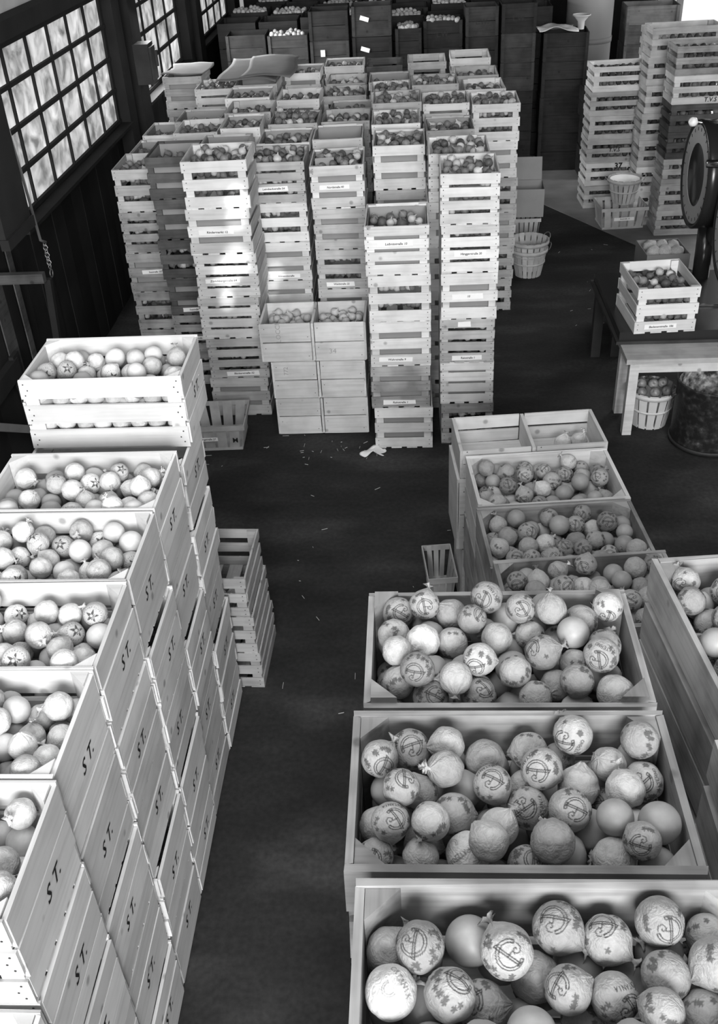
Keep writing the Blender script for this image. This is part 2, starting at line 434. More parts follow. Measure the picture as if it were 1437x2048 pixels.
def ink_uv(N):
    c = np.array(CREST_DIR); e1 = np.array([0, 1.0, 0]); e2 = np.cross(c, e1)
    ang = np.arccos(np.clip(N@c, -1, 1)); a = N@e1; b_ = N@e2; q = np.hypot(a, b_)+1e-9
    return ang*a/q, ang*b_/q, ang
def sm(d, w): return np.clip((w-d)/(w*0.5)+0.2, 0, 1)
def ink_crest(N, seed, word=None, leaves=True):
    U, V_, A = ink_uv(N); rg = np.random.RandomState(seed)
    k = 1.5; u, v = U/k, V_/k
    R = np.hypot(u, v); th = np.arctan2(v, u)
    arc = (np.abs(th) > 0.75)
    d = np.where(arc, np.minimum(np.abs(R-.37), np.abs(R-.29)), 9)
    segs = [((.27, .25), (.21, .2)), ((.27, -.25), (.21, -.2))]
    for o in (-.035, .035): segs += [((-.24+o, .34), (.12+o, -.30))]
    segs += [((-.30, .34), (-.18, .36)), ((.05, -.32), (.2, -.28)), ((-.06, .0), (.10, .06)), ((.10, .06), (.12, -.02))]
    pts = [(.2+(.02+.016*q)*math.cos(q*.9), .05+(.02+.016*q)*math.sin(q*.9)) for q in range(9)]
    segs += list(zip(pts[:-1], pts[1:]))
    d = np.minimum(d, seg_d(u, v, segs))
    ink = sm(d, .020)
    if leaves:
        for q in range(17):
            an = rg.uniform(1.9, 4.4) if q < 13 else rg.uniform(-1.0, 1.0); rr_ = rg.uniform(.58, .80)
            cx_, cy = rr_*math.cos(an), rr_*math.sin(an); lu, lv = u-cx_, v-cy
            la = np.arctan2(lv, lu)+rg.uniform(0, 6); lr = np.hypot(lu, lv)
            ink = np.maximum(ink, 0.78*np.clip((.10+.026*np.cos(5*la)+.014*np.cos(9*la)-lr)/.02, 0, 1))
    if word:
        ink = np.maximum(ink, 0.85*sm(seg_d(u, v, text_segs(word, 0, -.62, .085, .13, .125)), .018))
    return ink
def ink_word(N, seed, word):
    U, V_, A = ink_uv(N)
    ink = sm(seg_d(U, V_, text_segs(word, 0, .05, .13, .2, .185)), .028)
    u, v = U/1.2, (V_+.45)/1.2
    R = np.hypot(u, v); ink = np.maximum(ink, .8*sm(np.where(v < .1, np.minimum(np.abs(R-.24), np.abs(R-.17)), 9), .02))
    return ink*0.8
def ink_star(N, seed):
    U, V_, A = ink_uv(N); R = np.hypot(U, V_); th = np.arctan2(U, V_)
    m_ = np.abs(((th/(2*PI/5)) % 1)-.5)*2
    Rs = .22+(.60-.22)*(m_**1.6)
    ink = np.clip((Rs-R)/.03, 0, 1)*0.92
    ink *= np.clip((np.hypot(U, V_-.04)-.11)/.03, 0, 1)
    band = (np.abs(V_+.14) < .085) & (np.abs(U) < .36)
    ink = np.where(band, sm(seg_d(U, V_, text_segs('PATERNO', 0, -.19, .06, .1, .085)), .014)*.9, ink)
    ring = np.abs(R-.78) < .07
    pat = (np.sin(th*23+seed)+np.sin(th*41)*.6+np.sin(R*60)*.7) > .55
    ink = np.maximum(ink, np.where(ring & pat, .6, 0))
    return ink
def fruit_mesh(name, mat, kind, seed, nu, nv, word=None, wr=1.0, oval=1.0):
    rg = np.random.RandomState(seed)
    th = np.linspace(0.0, PI, nv+1)[1:-1]; ph = np.arange(nu)*2*PI/nu
    T, Pp = np.meshgrid(th, ph, indexing='ij')
    r_ = np.ones_like(T)
    for k in range(7):
        n_ = rg.randint(5, 19); r_ += wr*0.011*np.cos(n_*Pp+rg.uniform(0, 6)+T*rg.uniform(-2, 2))*np.exp(-T/0.55)
    for k in range(5):
        dd = rg.normal(size=3); dd /= np.linalg.norm(dd)
        X = np.sin(T)*np.cos(Pp)*dd[0]+np.sin(T)*np.sin(Pp)*dd[1]+np.cos(T)*dd[2]
        r_ += wr*0.016*np.abs(np.sin(X*rg.uniform(3, 6)+rg.uniform(0, 6)))-wr*0.009
    if wr > 0: r_ += 0.13*np.exp(-(T/0.20)**2)+0.04*np.exp(-(T/0.5)**2)
    else: r_ -= 0.05*np.exp(-(T/0.16)**2); r_ += (0.03*np.exp(-((T-PI)/0.15)**2) if oval > 1 else 0)
    N = np.stack([np.sin(T)*np.cos(Pp), np.sin(T)*np.sin(Pp), np.cos(T)], -1)
    V_ = N*r_[..., None]; V_[..., 2] *= oval
    v = V_.reshape(-1, 3).tolist(); nt_ = len(v)
    v.append((0, 0, float(r_[0].mean())*oval+(0.01 if wr > 0 else -.005))); v.append((0, 0, -float(r_[-1].mean())*oval))
    f = []
    for i in range(len(th)-1):
        for k in range(nu):
            k2 = (k+1) % nu; f.append((i*nu+k, (i+1)*nu+k, (i+1)*nu+k2, i*nu+k2))
    for k in range(nu):
        k2 = (k+1) % nu; f.append((nt_, k, k2)); b0 = (len(th)-1)*nu; f.append((nt_+1, b0+k2, b0+k))
    me = mesh_from(name, v, f, mat, True)
    Nf = np.vstack([N.reshape(-1, 3), [[0, 0, 1], [0, 0, -1]]])
    ink = np.zeros(len(Nf))
    if kind == 'crest': ink = ink_crest(Nf, seed, word)
    elif kind == 'word': ink = ink_word(Nf, seed, word)
    elif kind == 'star': ink = ink_star(Nf, seed)
    elif kind == 'leaf':
        full = ink_crest(Nf, seed, None); cr = ink_crest(Nf, seed, None, False); ink = np.clip(full-cr, 0, 1)
    at = me.attributes.new('ink', 'FLOAT', 'POINT'); at.data.foreach_set('value', ink.astype(np.float32))
    return me
def twist_mesh(mat, seed):
    rg = np.random.RandomState(seed); nu = 14; v = []; f = []
    prof = [(.16, 1.02), (.085, 1.12), (.07, 1.2), (.10, 1.3), (.17+rg.uniform(0, .1), 1.42), (.24+rg.uniform(0, .12), 1.47)]
    bx_, by_ = rg.uniform(-.25, .25, 2); ph = rg.uniform(0, 6)
    for i, (q, z) in enumerate(prof):
        t = i/(len(prof)-1)
        for k in range(nu):
            a = 2*PI*k/nu; w_ = 1+(.15+.35*t)*math.cos(3*a+ph)+.2*t*math.cos(7*a)
            v.append((q*w_*math.cos(a)+bx_*t*t, q*w_*math.sin(a)+by_*t*t, z+.05*t*math.sin(4*a+ph)))
    for i in range(len(prof)-1):
        for k in range(nu):
            k2 = (k+1) % nu; f.append((i*nu+k, i*nu+k2, (i+1)*nu+k2, (i+1)*nu+k))
    c = len(v); v.append((bx_*.6, by_*.6, 1.36)); 
    for k in range(nu): f.append(((len(prof)-1)*nu+k, (len(prof)-1)*nu+(k+1) % nu, c))
    me = mesh_from('paper_twist', v, f, mat, True)
    me.attributes.new('ink', 'FLOAT', 'POINT')
    return me
NU, NV = 132, 80
FR = {
 'crest': [fruit_mesh('wrapped_orange', TISSUE, 'crest', s, NU, NV, w_) for s, w_ in ((1, None), (2, 'CATANIA'), (3, 'PATERNO'), (4, None))],
 'word': [fruit_mesh('wrapped_orange', TISSUE_W, 'word', s, NU, NV, w_) for s, w_ in ((11, 'CATANIA'), (12, 'PATERNO'))],
 'leaf': [fruit_mesh('wrapped_orange', TISSUE, 'leaf', s, 96, 60) for s in (21, 22)],
 'plain': [fruit_mesh('wrapped_orange', TISSUE, None, s, 56, 34, wr=1.5) for s in (31, 32, 33)],
 'white': [fruit_mesh('wrapped_orange', TISSUE_W, None, s, 56, 34, wr=2.0) for s in (41, 42)],
 'bare': [fruit_mesh('bare_orange', SKIN, None, s, 32, 20, wr=0.0) for s in (51,)],
 'star': [fruit_mesh('wrapped_orange', TISSUE_ST, 'star', s, NU, NV) for s in (61, 62)],
 'splain': [fruit_mesh('wrapped_orange', TISSUE_ST, None, s, 56, 34, wr=1.6) for s in (71, 72, 73)],
 'sbare': [fruit_mesh('bare_orange', SKIN_ST, None, 81, 32, 20, wr=0.0, oval=1.06)],
}
TW = {'t': [twist_mesh(TISSUE, s) for s in (1, 2, 3)], 'w': [twist_mesh(TISSUE_W, s) for s in (4, 5)], 's': [twist_mesh(TISSUE_ST, s) for s in (6, 7)]}
DESC = {'crest': 'crest-printed wrapped orange', 'word': 'white lettered wrapped orange', 'leaf': 'leaf-printed wrapped orange',
        'plain': 'plain tissue-wrapped orange', 'white': 'bright white wrapped orange', 'bare': 'bare orange', 'star': 'star-printed wrapped citrus fruit',
        'splain': 'pale tissue-wrapped citrus fruit', 'sbare': 'bare pale citrus fruit'}
hidden_fruit = []
def quat_for(kind, rg, pos):
    tocam = (CAM-Vector(pos)).normalized()
    if kind in ('crest', 'word', 'star', 'leaf'):
        t = (tocam*1.0+Vector((rg.gauss(0, .33), rg.gauss(0, .33), rg.gauss(0, .33)))).normalized()
        q = CREST_DIR.rotation_difference(t); return Quaternion(t, rg.uniform(0, 2*PI)) @ q
    t = Vector((rg.gauss(0, 1), rg.gauss(0, 1), rg.gauss(.25, .8))).normalized()
    return Quaternion(t, rg.uniform(0, 6)) @ Vector((0, 0, 1)).rotation_difference(t)
def cell(x, y, w, d):
    cx_ = 'left' if x < -w/6 else 'right' if x > w/6 else 'middle'
    cy = 'near' if y < -d/6 else 'far' if y > d/6 else 'centre'
    if cy == 'centre': return 'in the middle' if cx_ == 'middle' else 'at the %s side' % cx_
    return 'at the %s %s' % (cy, 'edge' if cx_ == 'middle' else cx_)
def fill_fruit(loc, rotz, w, d, h, seed, level, rmin, rmax, kinds, weights, where, group, smin=4):
    P = packed(w, d, h, rmin, rmax, seed % 3, level).copy()
    rg = random.Random(seed)
    if seed % 2: P[:, 0] *= -1
    if (seed//2) % 2: P[:, 1] *= -1
    c, s = math.cos(rotz), math.sin(rotz)
    PW = P.copy(); PW[:, 0] = loc[0]+c*P[:, 0]-s*P[:, 1]; PW[:, 1] = loc[1]+s*P[:, 0]+c*P[:, 1]; PW[:, 2] = loc[2]+P[:, 2]
    keep = visible(PW, CAMS, 26, (PW[:, 1].min()-.04, loc[2]+h-.014))
    cnt = 0; ids = []
    for i in range(len(P)):
        p = PW[i]; q = Vector(p[:3])-CAM; zc = -q.dot(az); px = 718.5+1941*q.dot(ax)/zc; py = 1024-1941*q.dot(ay)/zc
        if keep[i] < smin or px < -30 or px > 1467 or py > 2090:
            if P[i, 2] > h*.35 and -700 < px < 2500 and py < 2900: hidden_fruit.append(tuple(p))
            continue
        ids.append(i)
    Q = P.copy()
    if rotz > 1: Q[:, 0], Q[:, 1] = -P[:, 1], P[:, 0]
    pl = places(Q, ids, w if rotz > 1 else d, 7)
    for i in ids:
        p = PW[i]
        kd = rg.choices(kinds, weights)[0]
        me = rg.choice(FR[kd])
        st_ = kd in ('star', 'splain', 'sbare')
        o = link(('bare_' if 'bare' in kd else 'wrapped_')+('citrus_fruit' if st_ else 'orange'), me, None, p[:3])
        o.rotation_mode = 'QUATERNION'; o.rotation_quaternion = quat_for(kd, rg, p[:3]); sc = p[3]
        o.scale = (sc, sc, sc)
        tag(o, '%s, %s, %s' % (DESC[kd], pl[i], where), 'citrus fruit' if st_ else 'orange', group)
        if 'bare' not in kd and rg.random() < 0.75:
            tk = 's' if kd in ('star', 'splain') else 'w' if kd in ('white', 'word') else 't'
            link('paper_twist', rg.choice(TW[tk]), o)
        cnt += 1
    return cnt

# ================================================================== SETTING
def block(name, x0, x1, y0, y1, z0, z1, mat, parent=None):
    me = mesh_from(name, [(x, y, z) for z in (z0, z1) for x, y in ((x0, y0), (x1, y0), (x1, y1), (x0, y1))], BF, mat)
    return link(name, me, parent)
XW = -2.6; YB = 17.0; XR = 5.2; YF = -3.2; ZC = 4.9
struct(block('floor', XW-.3, XR+.3, YF-.5, YB+.3, -.2, 0, FLOOR))
apron = mesh_from('floor', [(1.0, 11.55, .002), (2.75, 8.3, .002), (5.2, 8.3, .002), (5.2, 13.0, .002), (1.0, 13.0, .002), (1.0, 11.55, .008), (2.75, 8.3, .008), (5.2, 8.3, .008), (5.2, 13.0, .008), (1.0, 13.0, .008)],
                  [(5, 6, 7, 8, 9), (0, 1, 6, 5), (1, 2, 7, 6), (2, 3, 8, 7), (3, 4, 9, 8), (4, 0, 5, 9)], CONC)
struct(link('floor', apron), 'pale concrete strip of floor, light put into its tone, beside the tall stacks')
struct(block('ceiling', XW-.3, XR+.3, 4.2, YB+.3, ZC, ZC+.15, BEAM))
struct(block('wall_right', XR, XR+.2, YF, YB, 0, ZC, WALLG))
struct(block('wall_back', XW, XR, YB, YB+.2, 0, ZC, WALLD))
# left wall: core, boards, window openings
wl = bpy.data.objects.new('wall_left', None); COL.objects.link(wl); struct(wl)
WINS = [(6.20, 9.04), (9.92, 12.0), (12.9, 15.4)]
ZS, ZT = 1.42, 2.44
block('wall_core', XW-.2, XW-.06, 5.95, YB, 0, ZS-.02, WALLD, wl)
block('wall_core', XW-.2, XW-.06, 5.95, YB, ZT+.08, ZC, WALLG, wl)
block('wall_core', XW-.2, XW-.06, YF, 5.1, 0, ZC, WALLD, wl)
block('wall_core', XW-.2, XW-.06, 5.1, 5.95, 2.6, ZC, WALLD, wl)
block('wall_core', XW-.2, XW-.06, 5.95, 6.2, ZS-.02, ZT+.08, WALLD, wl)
prev = 6.2
for a, b_ in WINS+[(YB, YB)]:
    if a > prev: block('wall_core', XW-.2, XW-.06, prev, a, ZS-.02, ZT+.08, WALLD, wl)
    prev = b_
y = 5.98; k = 0
while y < 12.5:
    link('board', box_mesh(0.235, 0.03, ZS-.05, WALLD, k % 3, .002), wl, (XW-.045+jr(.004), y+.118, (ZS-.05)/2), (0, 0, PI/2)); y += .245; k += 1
for i in range(6):
    link('board', box_mesh(6.5, 0.03, 0.17, BOARD_LIFT, i % 3, .002), wl, (XW-.045, 8.4, ZT+.22+i*.178), (0, 0, PI/2))
for wi, (a, b_) in enumerate(WINS):
    wn = bpy.data.objects.new('window_%d' % (wi+1), None); COL.objects.link(wn); struct(wn); wn.location = (XW+.075, 0, 0)
    nc = round((b_-a)/.47); nr = 4; pw = (b_-a)/nc; ph = (ZT-ZS)/nr
    for c in range(nc):
        for q in range(nr):
            link('pane', box_mesh(pw-.02, .006, ph-.02, PANE), wn, (-.10, a+pw*(c+.5), ZS+ph*(q+.5)), (0, 0, PI/2))
    for c in range(nc+1):
        wd = .05 if c in (0, nc) else .018
        link('glazing_bar', box_mesh(wd, .035, ZT-ZS+.06, BEAM), wn, (-.095, a+pw*c, (ZS+ZT)/2), (0, 0, PI/2))
    for q in range(nr+1):
        hh = .07 if q == nr else (.03 if q == 0 else .028)
        link('glazing_bar', box_mesh(b_-a+.05, .04, hh, BEAM), wn, (-.09, (a+b_)/2, ZS+ph*q), (0, 0, PI/2))
    link('window_sill', box_mesh(b_-a+.1, .1, .025, BEAM), wn, (-.02, (a+b_)/2, ZS-.035), (0, 0, PI/2))
# posts and beams along the left wall
for n_, (y0, y1, x1) in enumerate([(9.1, 9.34, XW+.08), (9.55, 9.86, XW+.1), (12.05, 12.3, XW+.1), (12.55, 12.85, XW+.12), (15.5, 15.9, XW+.1)]):
    struct(block('trim_%d' % (n_+1), XW-.05, x1, y0, y1, 0, ZC, BEAM))
struct(block('trim_6', XW-.05, XW+.1, 5.9, 16.5, ZT+.03, ZT+.14, BEAM))
# sliding door in the near part of the wall: boards with slits of daylight
dr = bpy.data.objects.new('door_1', None); COL.objects.link(dr); struct(dr)
y = 3.95
for i, wd in enumerate((.42, .42, .42, .30, .16, .14, .08)):
    gap = .035 if i in (3, 5) else .001
    link('door_board', box_mesh(wd, .008, 2.6, (W_DARK if i in (4, 6) else WALLD), i % 3, .0), dr, (XW+.02, y+wd/2, 1.3), (0, 0, PI/2)); y += wd+gap
link('door_rail', box_mesh(1.7, .05, .12, BEAM), dr, (XW+.07, 4.65, .75), (0, 0, PI/2))
link('door_brace', box_mesh(1.5, .03, .05, WALLG), dr, (XW+.07, 4.95, .62), (0, .55, PI/2))
link('lock_plate', box_mesh(.10, .03, .22, BEAM), dr, (XW+.07, 5.5, .72), (0, 0, PI/2))
d2 = bpy.data.objects.new('door_2', None); COL.objects.link(d2); struct(d2)
link('door_panel', box_mesh(.95, .03, 2.6, DOORLIT), d2, (3.98, 14.2, 1.2)); 
for x in (3.48, 4.48): link('door_post', box_mesh(.08, .1, 2.8, WALLG), d2, (x, 14.17, 1.4))
struct(block('wall_partition', 3.2, 3.46, 14.15, 14.3, 0, 3.0, WHITE)); struct(block('wall_partition', 4.52, 5.2, 14.15, 14.3, 0, 3.0, WHITE))

# ================================================================== STACK BLOCK OF ONION CRATES
# stack: (file, row, x_left, width, y_front, z_top, layers)
FILES = ['leftmost', 'second', 'third', 'fourth', 'fifth', 'sixth', 'seventh', 'rightmost']
ROWS = ['front', 'second', 'third', 'fourth', 'fifth', 'sixth', 'seventh', 'rearmost']
STK = [
 ('c00', 0, 0, -2.15, .345, 7.00, 1.537, 5), ('c00b', 0, 1, -2.155, .33, 7.5, 1.51, 5), ('S2', 0, 2, -2.147, .265, 8.0, 1.526, 5), ('S1', 0, 3, -2.28, .362, 9.5, 1.68, 6),
 ('c0dark', 1, 0, -1.794, .322, 6.65, 1.70, 6), ('S3', 1, 1, -1.79, .335, 7.5, 1.65, 6), ('S3b', 1, 2, -1.87, .36, 8.0, 1.62, 6), ('S1b', 1, 3, -1.89, .341, 9.0, 1.66, 6),
 ('c1', 2, 0, -1.452, .415, 6.15, 1.793, 6), ('d1', 2, 1, -1.445, .33, 6.66, 1.73, 6), ('e1', 2, 2, -1.39, .288, 7.3, 1.72, 6), ('e2', 2, 3, -1.46, .364, 7.9, 1.69, 6), ('f2', 2, 4, -1.51, .367, 8.4, 1.70, 6), ('paper', 2, 5, -1.53, .378, 9.0, 1.68, 6),
 ('c2', 3, 0, -1.105, .383, 6.62, 1.649, 6), ('d2', 3, 1, -1.093, .376, 7.1, 1.653, 6), ('e2p', 3, 2, -1.067, .367, 7.57, 1.673, 6), ('f2p', 3, 3, -1.09, .348, 8.3, 1.69, 6), ('g2p', 3, 4, -1.16, .33, 9.6, 1.65, 6),
 ('c3', 4, 0, -.66, .352, 6.40, 1.67, 6), ('d3', 4, 1, -.70, .362, 7.2, 1.64, 6), ('e3b', 4, 2, -.69, .372, 7.8, 1.62, 6), ('e3', 4, 3, -.67, .354, 8.3, 1.58, 6), ('f3', 4, 4, -.76, .383, 8.8, 1.60, 6), ('f3b', 4, 5, -.76, .346, 9.3, 1.60, 6), ('h3', 4, 6, -.80, .372, 9.9, 1.64, 6),
 ('c4', 5, 0, -.28, .382, 5.64, 1.52, 5), ('d4', 5, 1, -.25, .345, 6.6, 1.73, 6), ('e4', 5, 2, -.28, .344, 7.2, 1.73, 6), ('f4', 5, 3, -.28, .37, 7.8, 1.74, 6), ('g4b', 5, 4, -.32, .318, 8.4, 1.70, 6), ('g4', 5, 5, -.36, .358, 9.0, 1.66, 6), ('h4', 5, 6, -.42, .349, 10.2, 1.57, 6),
 ('c5', 6, 0, .16, .344, 5.70, 1.79, 6), ('d5', 6, 1, .10, .38, 6.2, 1.77, 6), ('e5', 6, 2, .10, .342, 7.2, 1.67, 6), ('f5', 6, 3, .10, .36, 8.0, 1.68, 6), ('g5', 6, 4, .01, .38, 8.55, 1.71, 6), ('h5', 6, 5, -.02, .36, 9.9, 1.64, 6),
 ('e6', 7, 0, .47, .366, 7.91, 1.68, 6), ('g6b', 7, 1, .44, .332, 8.5, 1.67, 6), ('g6', 7, 2, .40, .371, 9.1, 1.66, 6), ('h6', 7, 3, .38, .369, 9.75, 1.69, 6),
]
# looks per layer from the top: (wood, slats, liner)
P_, M_, D_, O_ = W_PALE, W_MID, W_DARK, W_OLD
LOOK = {
 'c1': [(P_, 3, 0), (P_, 3, 1), (P_, 4, 0), (P_, 4, 0), (M_, 4, 0), (M_, 3, 1)], 'c2': [(M_, 4, 0), (P_, 3, 0), (P_, 3, 1), (P_, 3, 1), (M_, 3, 0), (M_, 3, 0)],
 'c3': [(P_, 3, 1), (M_, 3, 1), (M_, 3, 0), (P_, 3, 1), (M_, 3, 0), (M_, 3, 0)], 'c4': [(P_, 4, 1), (P_, 3, 0), (P_, 3, 1), (O_, 3, 1), (P_, 3, 1)],
 'c5': [(P_, 4, 0), (P_, 4, 0), (P_, 3, 1), (M_, 4, 0), (P_, 4, 1), (O_, 3, 0)], 'e6': [(P_, 3, 0), (P_, 3, 1), (M_, 3, 0), (M_, 3, 1), (M_, 3, 0), (M_, 3, 0)],
 'c00': [(M_, 3, 0), (O_, 4, 0), (O_, 3, 1), (O_, 3, 0), (O_, 3, 0)], 'c0dark': [(D_, 3, 1), (D_, 3, 1), (D_, 3, 0), (D_, 3, 1), (O_, 4, 0), (O_, 3, 0)],  # c00 woods darkened, the shade on that stack put into their colour
 'd4': [(P_, 3, 1), (M_, 3, 1)], 'd2': [(P_, 3, 1), (M_, 3, 0)], 'd3': [(P_, 3, 1), (P_, 3, 0)], 'd1': [(M_, 3, 1), (M_, 3, 0)], 'S1': [(M_, 3, 1), (M_, 3, 1)], 'h6': [(P_, 3, 0), (P_, 3, 0)], 'h5': [(M_, 3, 0), (M_, 3, 0)], 'h4': [(D_, 3, 0), (D_, 3, 0)],
}
STRIPS = {('c1', 1): (1, 'Rindermarkt 12', -.02), ('c1', 2): (2, 'Zürichbergstraße 64', -.03), ('c1', 4): (3, 'Bäckerstraße 32', .02), ('c00', 2): (1, 'Seestraße 107', .03), ('c0dark', 3): (2, 'Seestraße 107', .02), ('c0dark', 4): (2, 'Bürgenstraße 9', .0),
          ('c2', 0): (2, 'Leimbachstraße 54', -.03), ('c2', 2): (2, 'Allmendstraße', .0), ('c3', 0): (1, 'Nordstraße 40', -.02), ('c3', 2): (2, 'Waldstraße 22', -.02), ('c4', 0): (1, 'Leibnizstraße 10', -.01), ('c4', 2): (2, 'Wuhrstraße 9', -.03), ('c4', 3): (2, 'Rainstraße 1', -.01),
          ('c5', 1): (2, 'Hänggerstraße 30', .0), ('c5', 2): (1, '10', -.01), ('c5', 3): (3, 'Rainstraße 1', .0)}
WNAME = {W_PALE.name: 'pale', W_MID.name: 'greyish', W_DARK.name: 'dark-stained', W_OLD.name: 'darker', W_ST.name: 'white', W_BLACK.name: 'blackened'}
FULL = {'c00': 5, 'c0dark': 6, 'c1': 6, 'c2': 6, 'c3': 6, 'c4': 5, 'c5': 6, 'e6': 6}
# onion mesh
def onion_mesh():
    prof = [(0.0, -.86), (.25, -.88), (.62, -.66), (.9, -.25), (1.0, .05), (.9, .42), (.6, .75), (.28, .95), (.13, 1.15), (.10, 1.45), (0.0, 1.5)]
    return lathe('onion', prof, ONION, 12)
ON = [onion_mesh()]; ON.append(ON[0].copy()); ON[1].materials.clear(); ON[1].materials.append(ONION_P)
onion_recs = []   # (dist, pos, r, label)
gap_onions = []
paper_idx = 0
for (key, fi, ro, xl, W, yf, zt, nl) in STK:
    h = zt/nl
    stackdesc = ('front stack' if ro == 0 else '%s stack back' % ROWS[ro])+', %s file%s' % (FILES[fi], '' if 'most' in FILES[fi] else ' from left')
    look = LOOK.get(key) or [rnd.choice([(P_, 3, 0), (P_, 3, 1), (M_, 3, 1), (M_, 3, 0), (P_, 4, 0)]), rnd.choice([(P_, 3, 1), (M_, 3, 0), (P_, 3, 0)])]
    nfull = FULL.get(key, 2)
    for L in range(nl):
        zb = zt-(L+1)*h
        dx = jr(.012) if L < nfull else 0; dy = jr(.008)
        if key in ('c2', 'c3', 'd2'): dx = jr(.004)
        wood_m, ns, lin = look[L] if L < len(look) else (M_, 3, 0)
        has_strip = (key, L) in STRIPS
        nm = {0: 'topmost'}.get(L, 'lowest' if L == nl-1 else ORD[L])
        lab = '%s slatted crate%s, %s, %s' % (WNAME[wood_m.name], ' with address strip' if has_strip else '', nm, stackdesc)
        loc = (xl+W/2+dx, yf+dy, zb); sc = (W/CW, 1.0, h/CH)
        if L >= nfull:
            o = link('slatted_crate', merged_crate_mesh(CW, CD, CH, 3, M_), None, loc, (0, 0, 0), sc)
            tag(o, lab, 'crate', 'onion crates stacked in the middle of the hall'); continue
        root = thing('slatted_crate', lab, 'crate', loc, jr(.014), 'onion crates stacked in the middle of the hall', sc)
        s, g, z0 = onion_crate(root, wood_m, ns, bool(lin))
        if has_strip:
            si, tx, xo = STRIPS[(key, L)]; si = ns-1-si
            strip(root, xo, -.003, z0+s/2+si*(s+g)+jr(.006), tx, tilt=jr(.02))
        if key == 'c3' and L == 0: link('cardboard_flap', box_mesh(.13, .004, .13, CARD), root, (-.085, .12, CH-.045), (-.35, 0, .1))
        if key == 'c5' and L == 3: strip(root, -.02, -.003, CH-.03, None, .085, .035)
        if not lin and FULL.get(key):
            for gi in range(ns-1):
                zc = z0+s+gi*(s+g)+g/2
                for q in range(8):
                    x = -CW/2+.07+q*(CW-.14)/7+jr(.01)
                    gap_onions.append((loc[0]+x*sc[0], loc[1]+.05+rnd.uniform(0, .02), zb+(zc+jr(.012))*sc[2], rnd.uniform(.02, .028)))
        if L == 0 and key not in ('h6', 'h5', 'h4', 'S1', 'paper'):
            lev = rnd.uniform(.9, 1.05) if lin else rnd.uniform(.95, 1.1)
            if key in ('c1', 'c3', 'c5', 'c4', 'd4'): lev = 1.1 if key != 'c4' else 1.0
            if key == 'e2p': lev = 1.2
            if key in ('d3', 'd1'): lev = .7
            Pk = packed(.325, .375, .27, .023, .034, hash(key) % 2 if False else (fi+ro) % 2, round(lev*10)/10)
            PWk = Pk.copy(); PWk[:, 0] = loc[0]+Pk[:, 0]*sc[0]; PWk[:, 1] = loc[1]+CD/2+Pk[:, 1]; PWk[:, 2] = zb+.012+Pk[:, 2]*sc[2]
            kp = visible(PWk, CAMS, 14, (loc[1], zt)); ids = [i for i in range(len(Pk)) if kp[i] >= 2]; pl = places(Pk, ids, .375, 8)
            for i in range(len(Pk)):
                p = PWk[i]
                if kp[i] == 1: gap_onions.append(tuple(p))
                if i in pl: onion_recs.append(((Vector(p[:3])-CAM).length, tuple(p[:3]), p[3], '%s, top crate, %s' % (pl[i], stackdesc.replace(' from left', ''))))
# crate standing on the scale platform
SC = thing('slatted_crate', 'clean pale slatted crate of onions standing on the black scale platform', 'crate', (1.63, 5.95, .652), .06, 'onion crates stacked in the middle of the hall', (1.09, 1.12, 1.06))
s, g, z0 = onion_crate(SC, W_ST, 3, False); strip(SC, -.03, -.003, z0+s/2, 'Badenerstraße 186', .19)
Pk = packed(.325, .375, .27, .023, .034, 1, 1.0); PWk = Pk.copy()
PWk[:, 0] = 1.63+Pk[:, 0]*1.09-.014; PWk[:, 1] = 5.95+CD*.56+Pk[:, 1]*1.12; PWk[:, 2] = .664+Pk[:, 2]*1.06
kp = visible(PWk, CAMS, 14, (5.95, .96)); pl = places(Pk, [i for i in range(len(Pk)) if kp[i] >= 2], .375, 8)
for i in range(len(Pk)):
    if kp[i] == 1: gap_onions.append(tuple(PWk[i]))
    if i in pl: onion_recs.append((0.0, tuple(PWk[i][:3]), PWk[i][3], '%s of the crate on the scale' % pl[i]))
for gi in range(2):
    for q in range(7): gap_onions.append((1.63-.15+q*.046, 5.99, .652+(z0+s+gi*(s+g)+g/2)*1.06, .027))
onion_recs.sort(key=lambda t: t[0])
for d_, p, r_, lab in onion_recs[:290]:
    pale = rnd.random() < .22
    o = link('onion', ON[1 if pale else 0], None, p, (jr(1.4), jr(1.4), jr(3)), (r_, r_, r_))
    tag(o, '%s onion, %s' % ('pale' if pale else 'brown', lab), 'onion', 'onions in the slatted crates')
def join_copies(name, base, recs, mats):
    bv = np.array([v.co[:] for v in base.vertices]); bf = [tuple(p.vertices) for p in base.polygons]
    V_ = []; F_ = []; MI = []
    for (x, y, z, r_) in recs:
        a = Quaternion((rnd.gauss(0, 1), rnd.gauss(0, 1), rnd.gauss(0, 1), rnd.gauss(0, 1))).normalized().to_matrix()
        V_.append((bv*r_)@np.array(a).T+np.array([x, y, z]))
    n0 = len(bv); mi = []
    for i in range(len(recs)):
        F_ += [tuple(a+i*n0 for a in f) for f in bf]; mi += [0 if rnd.random() < .75 else 1]*len(bf)
    return mesh_from(name, np.vstack(V_).tolist(), F_, mats, True, mi)
lowon = lathe('onion', [(0, -.86), (.6, -.66), (1, .05), (.7, .65), (.15, 1.05), (0, 1.4)], ONION, 8)
so = link('onions', join_copies('onions', lowon, [(p[0], p[1], p[2], r_) for d_, p, r_, l_ in onion_recs[290:]]+gap_onions, [ONION, ONION_P]))
so['kind'] = 'stuff'; tag(so, 'brown onions filling the crates farther back and showing between the slats', 'onions')
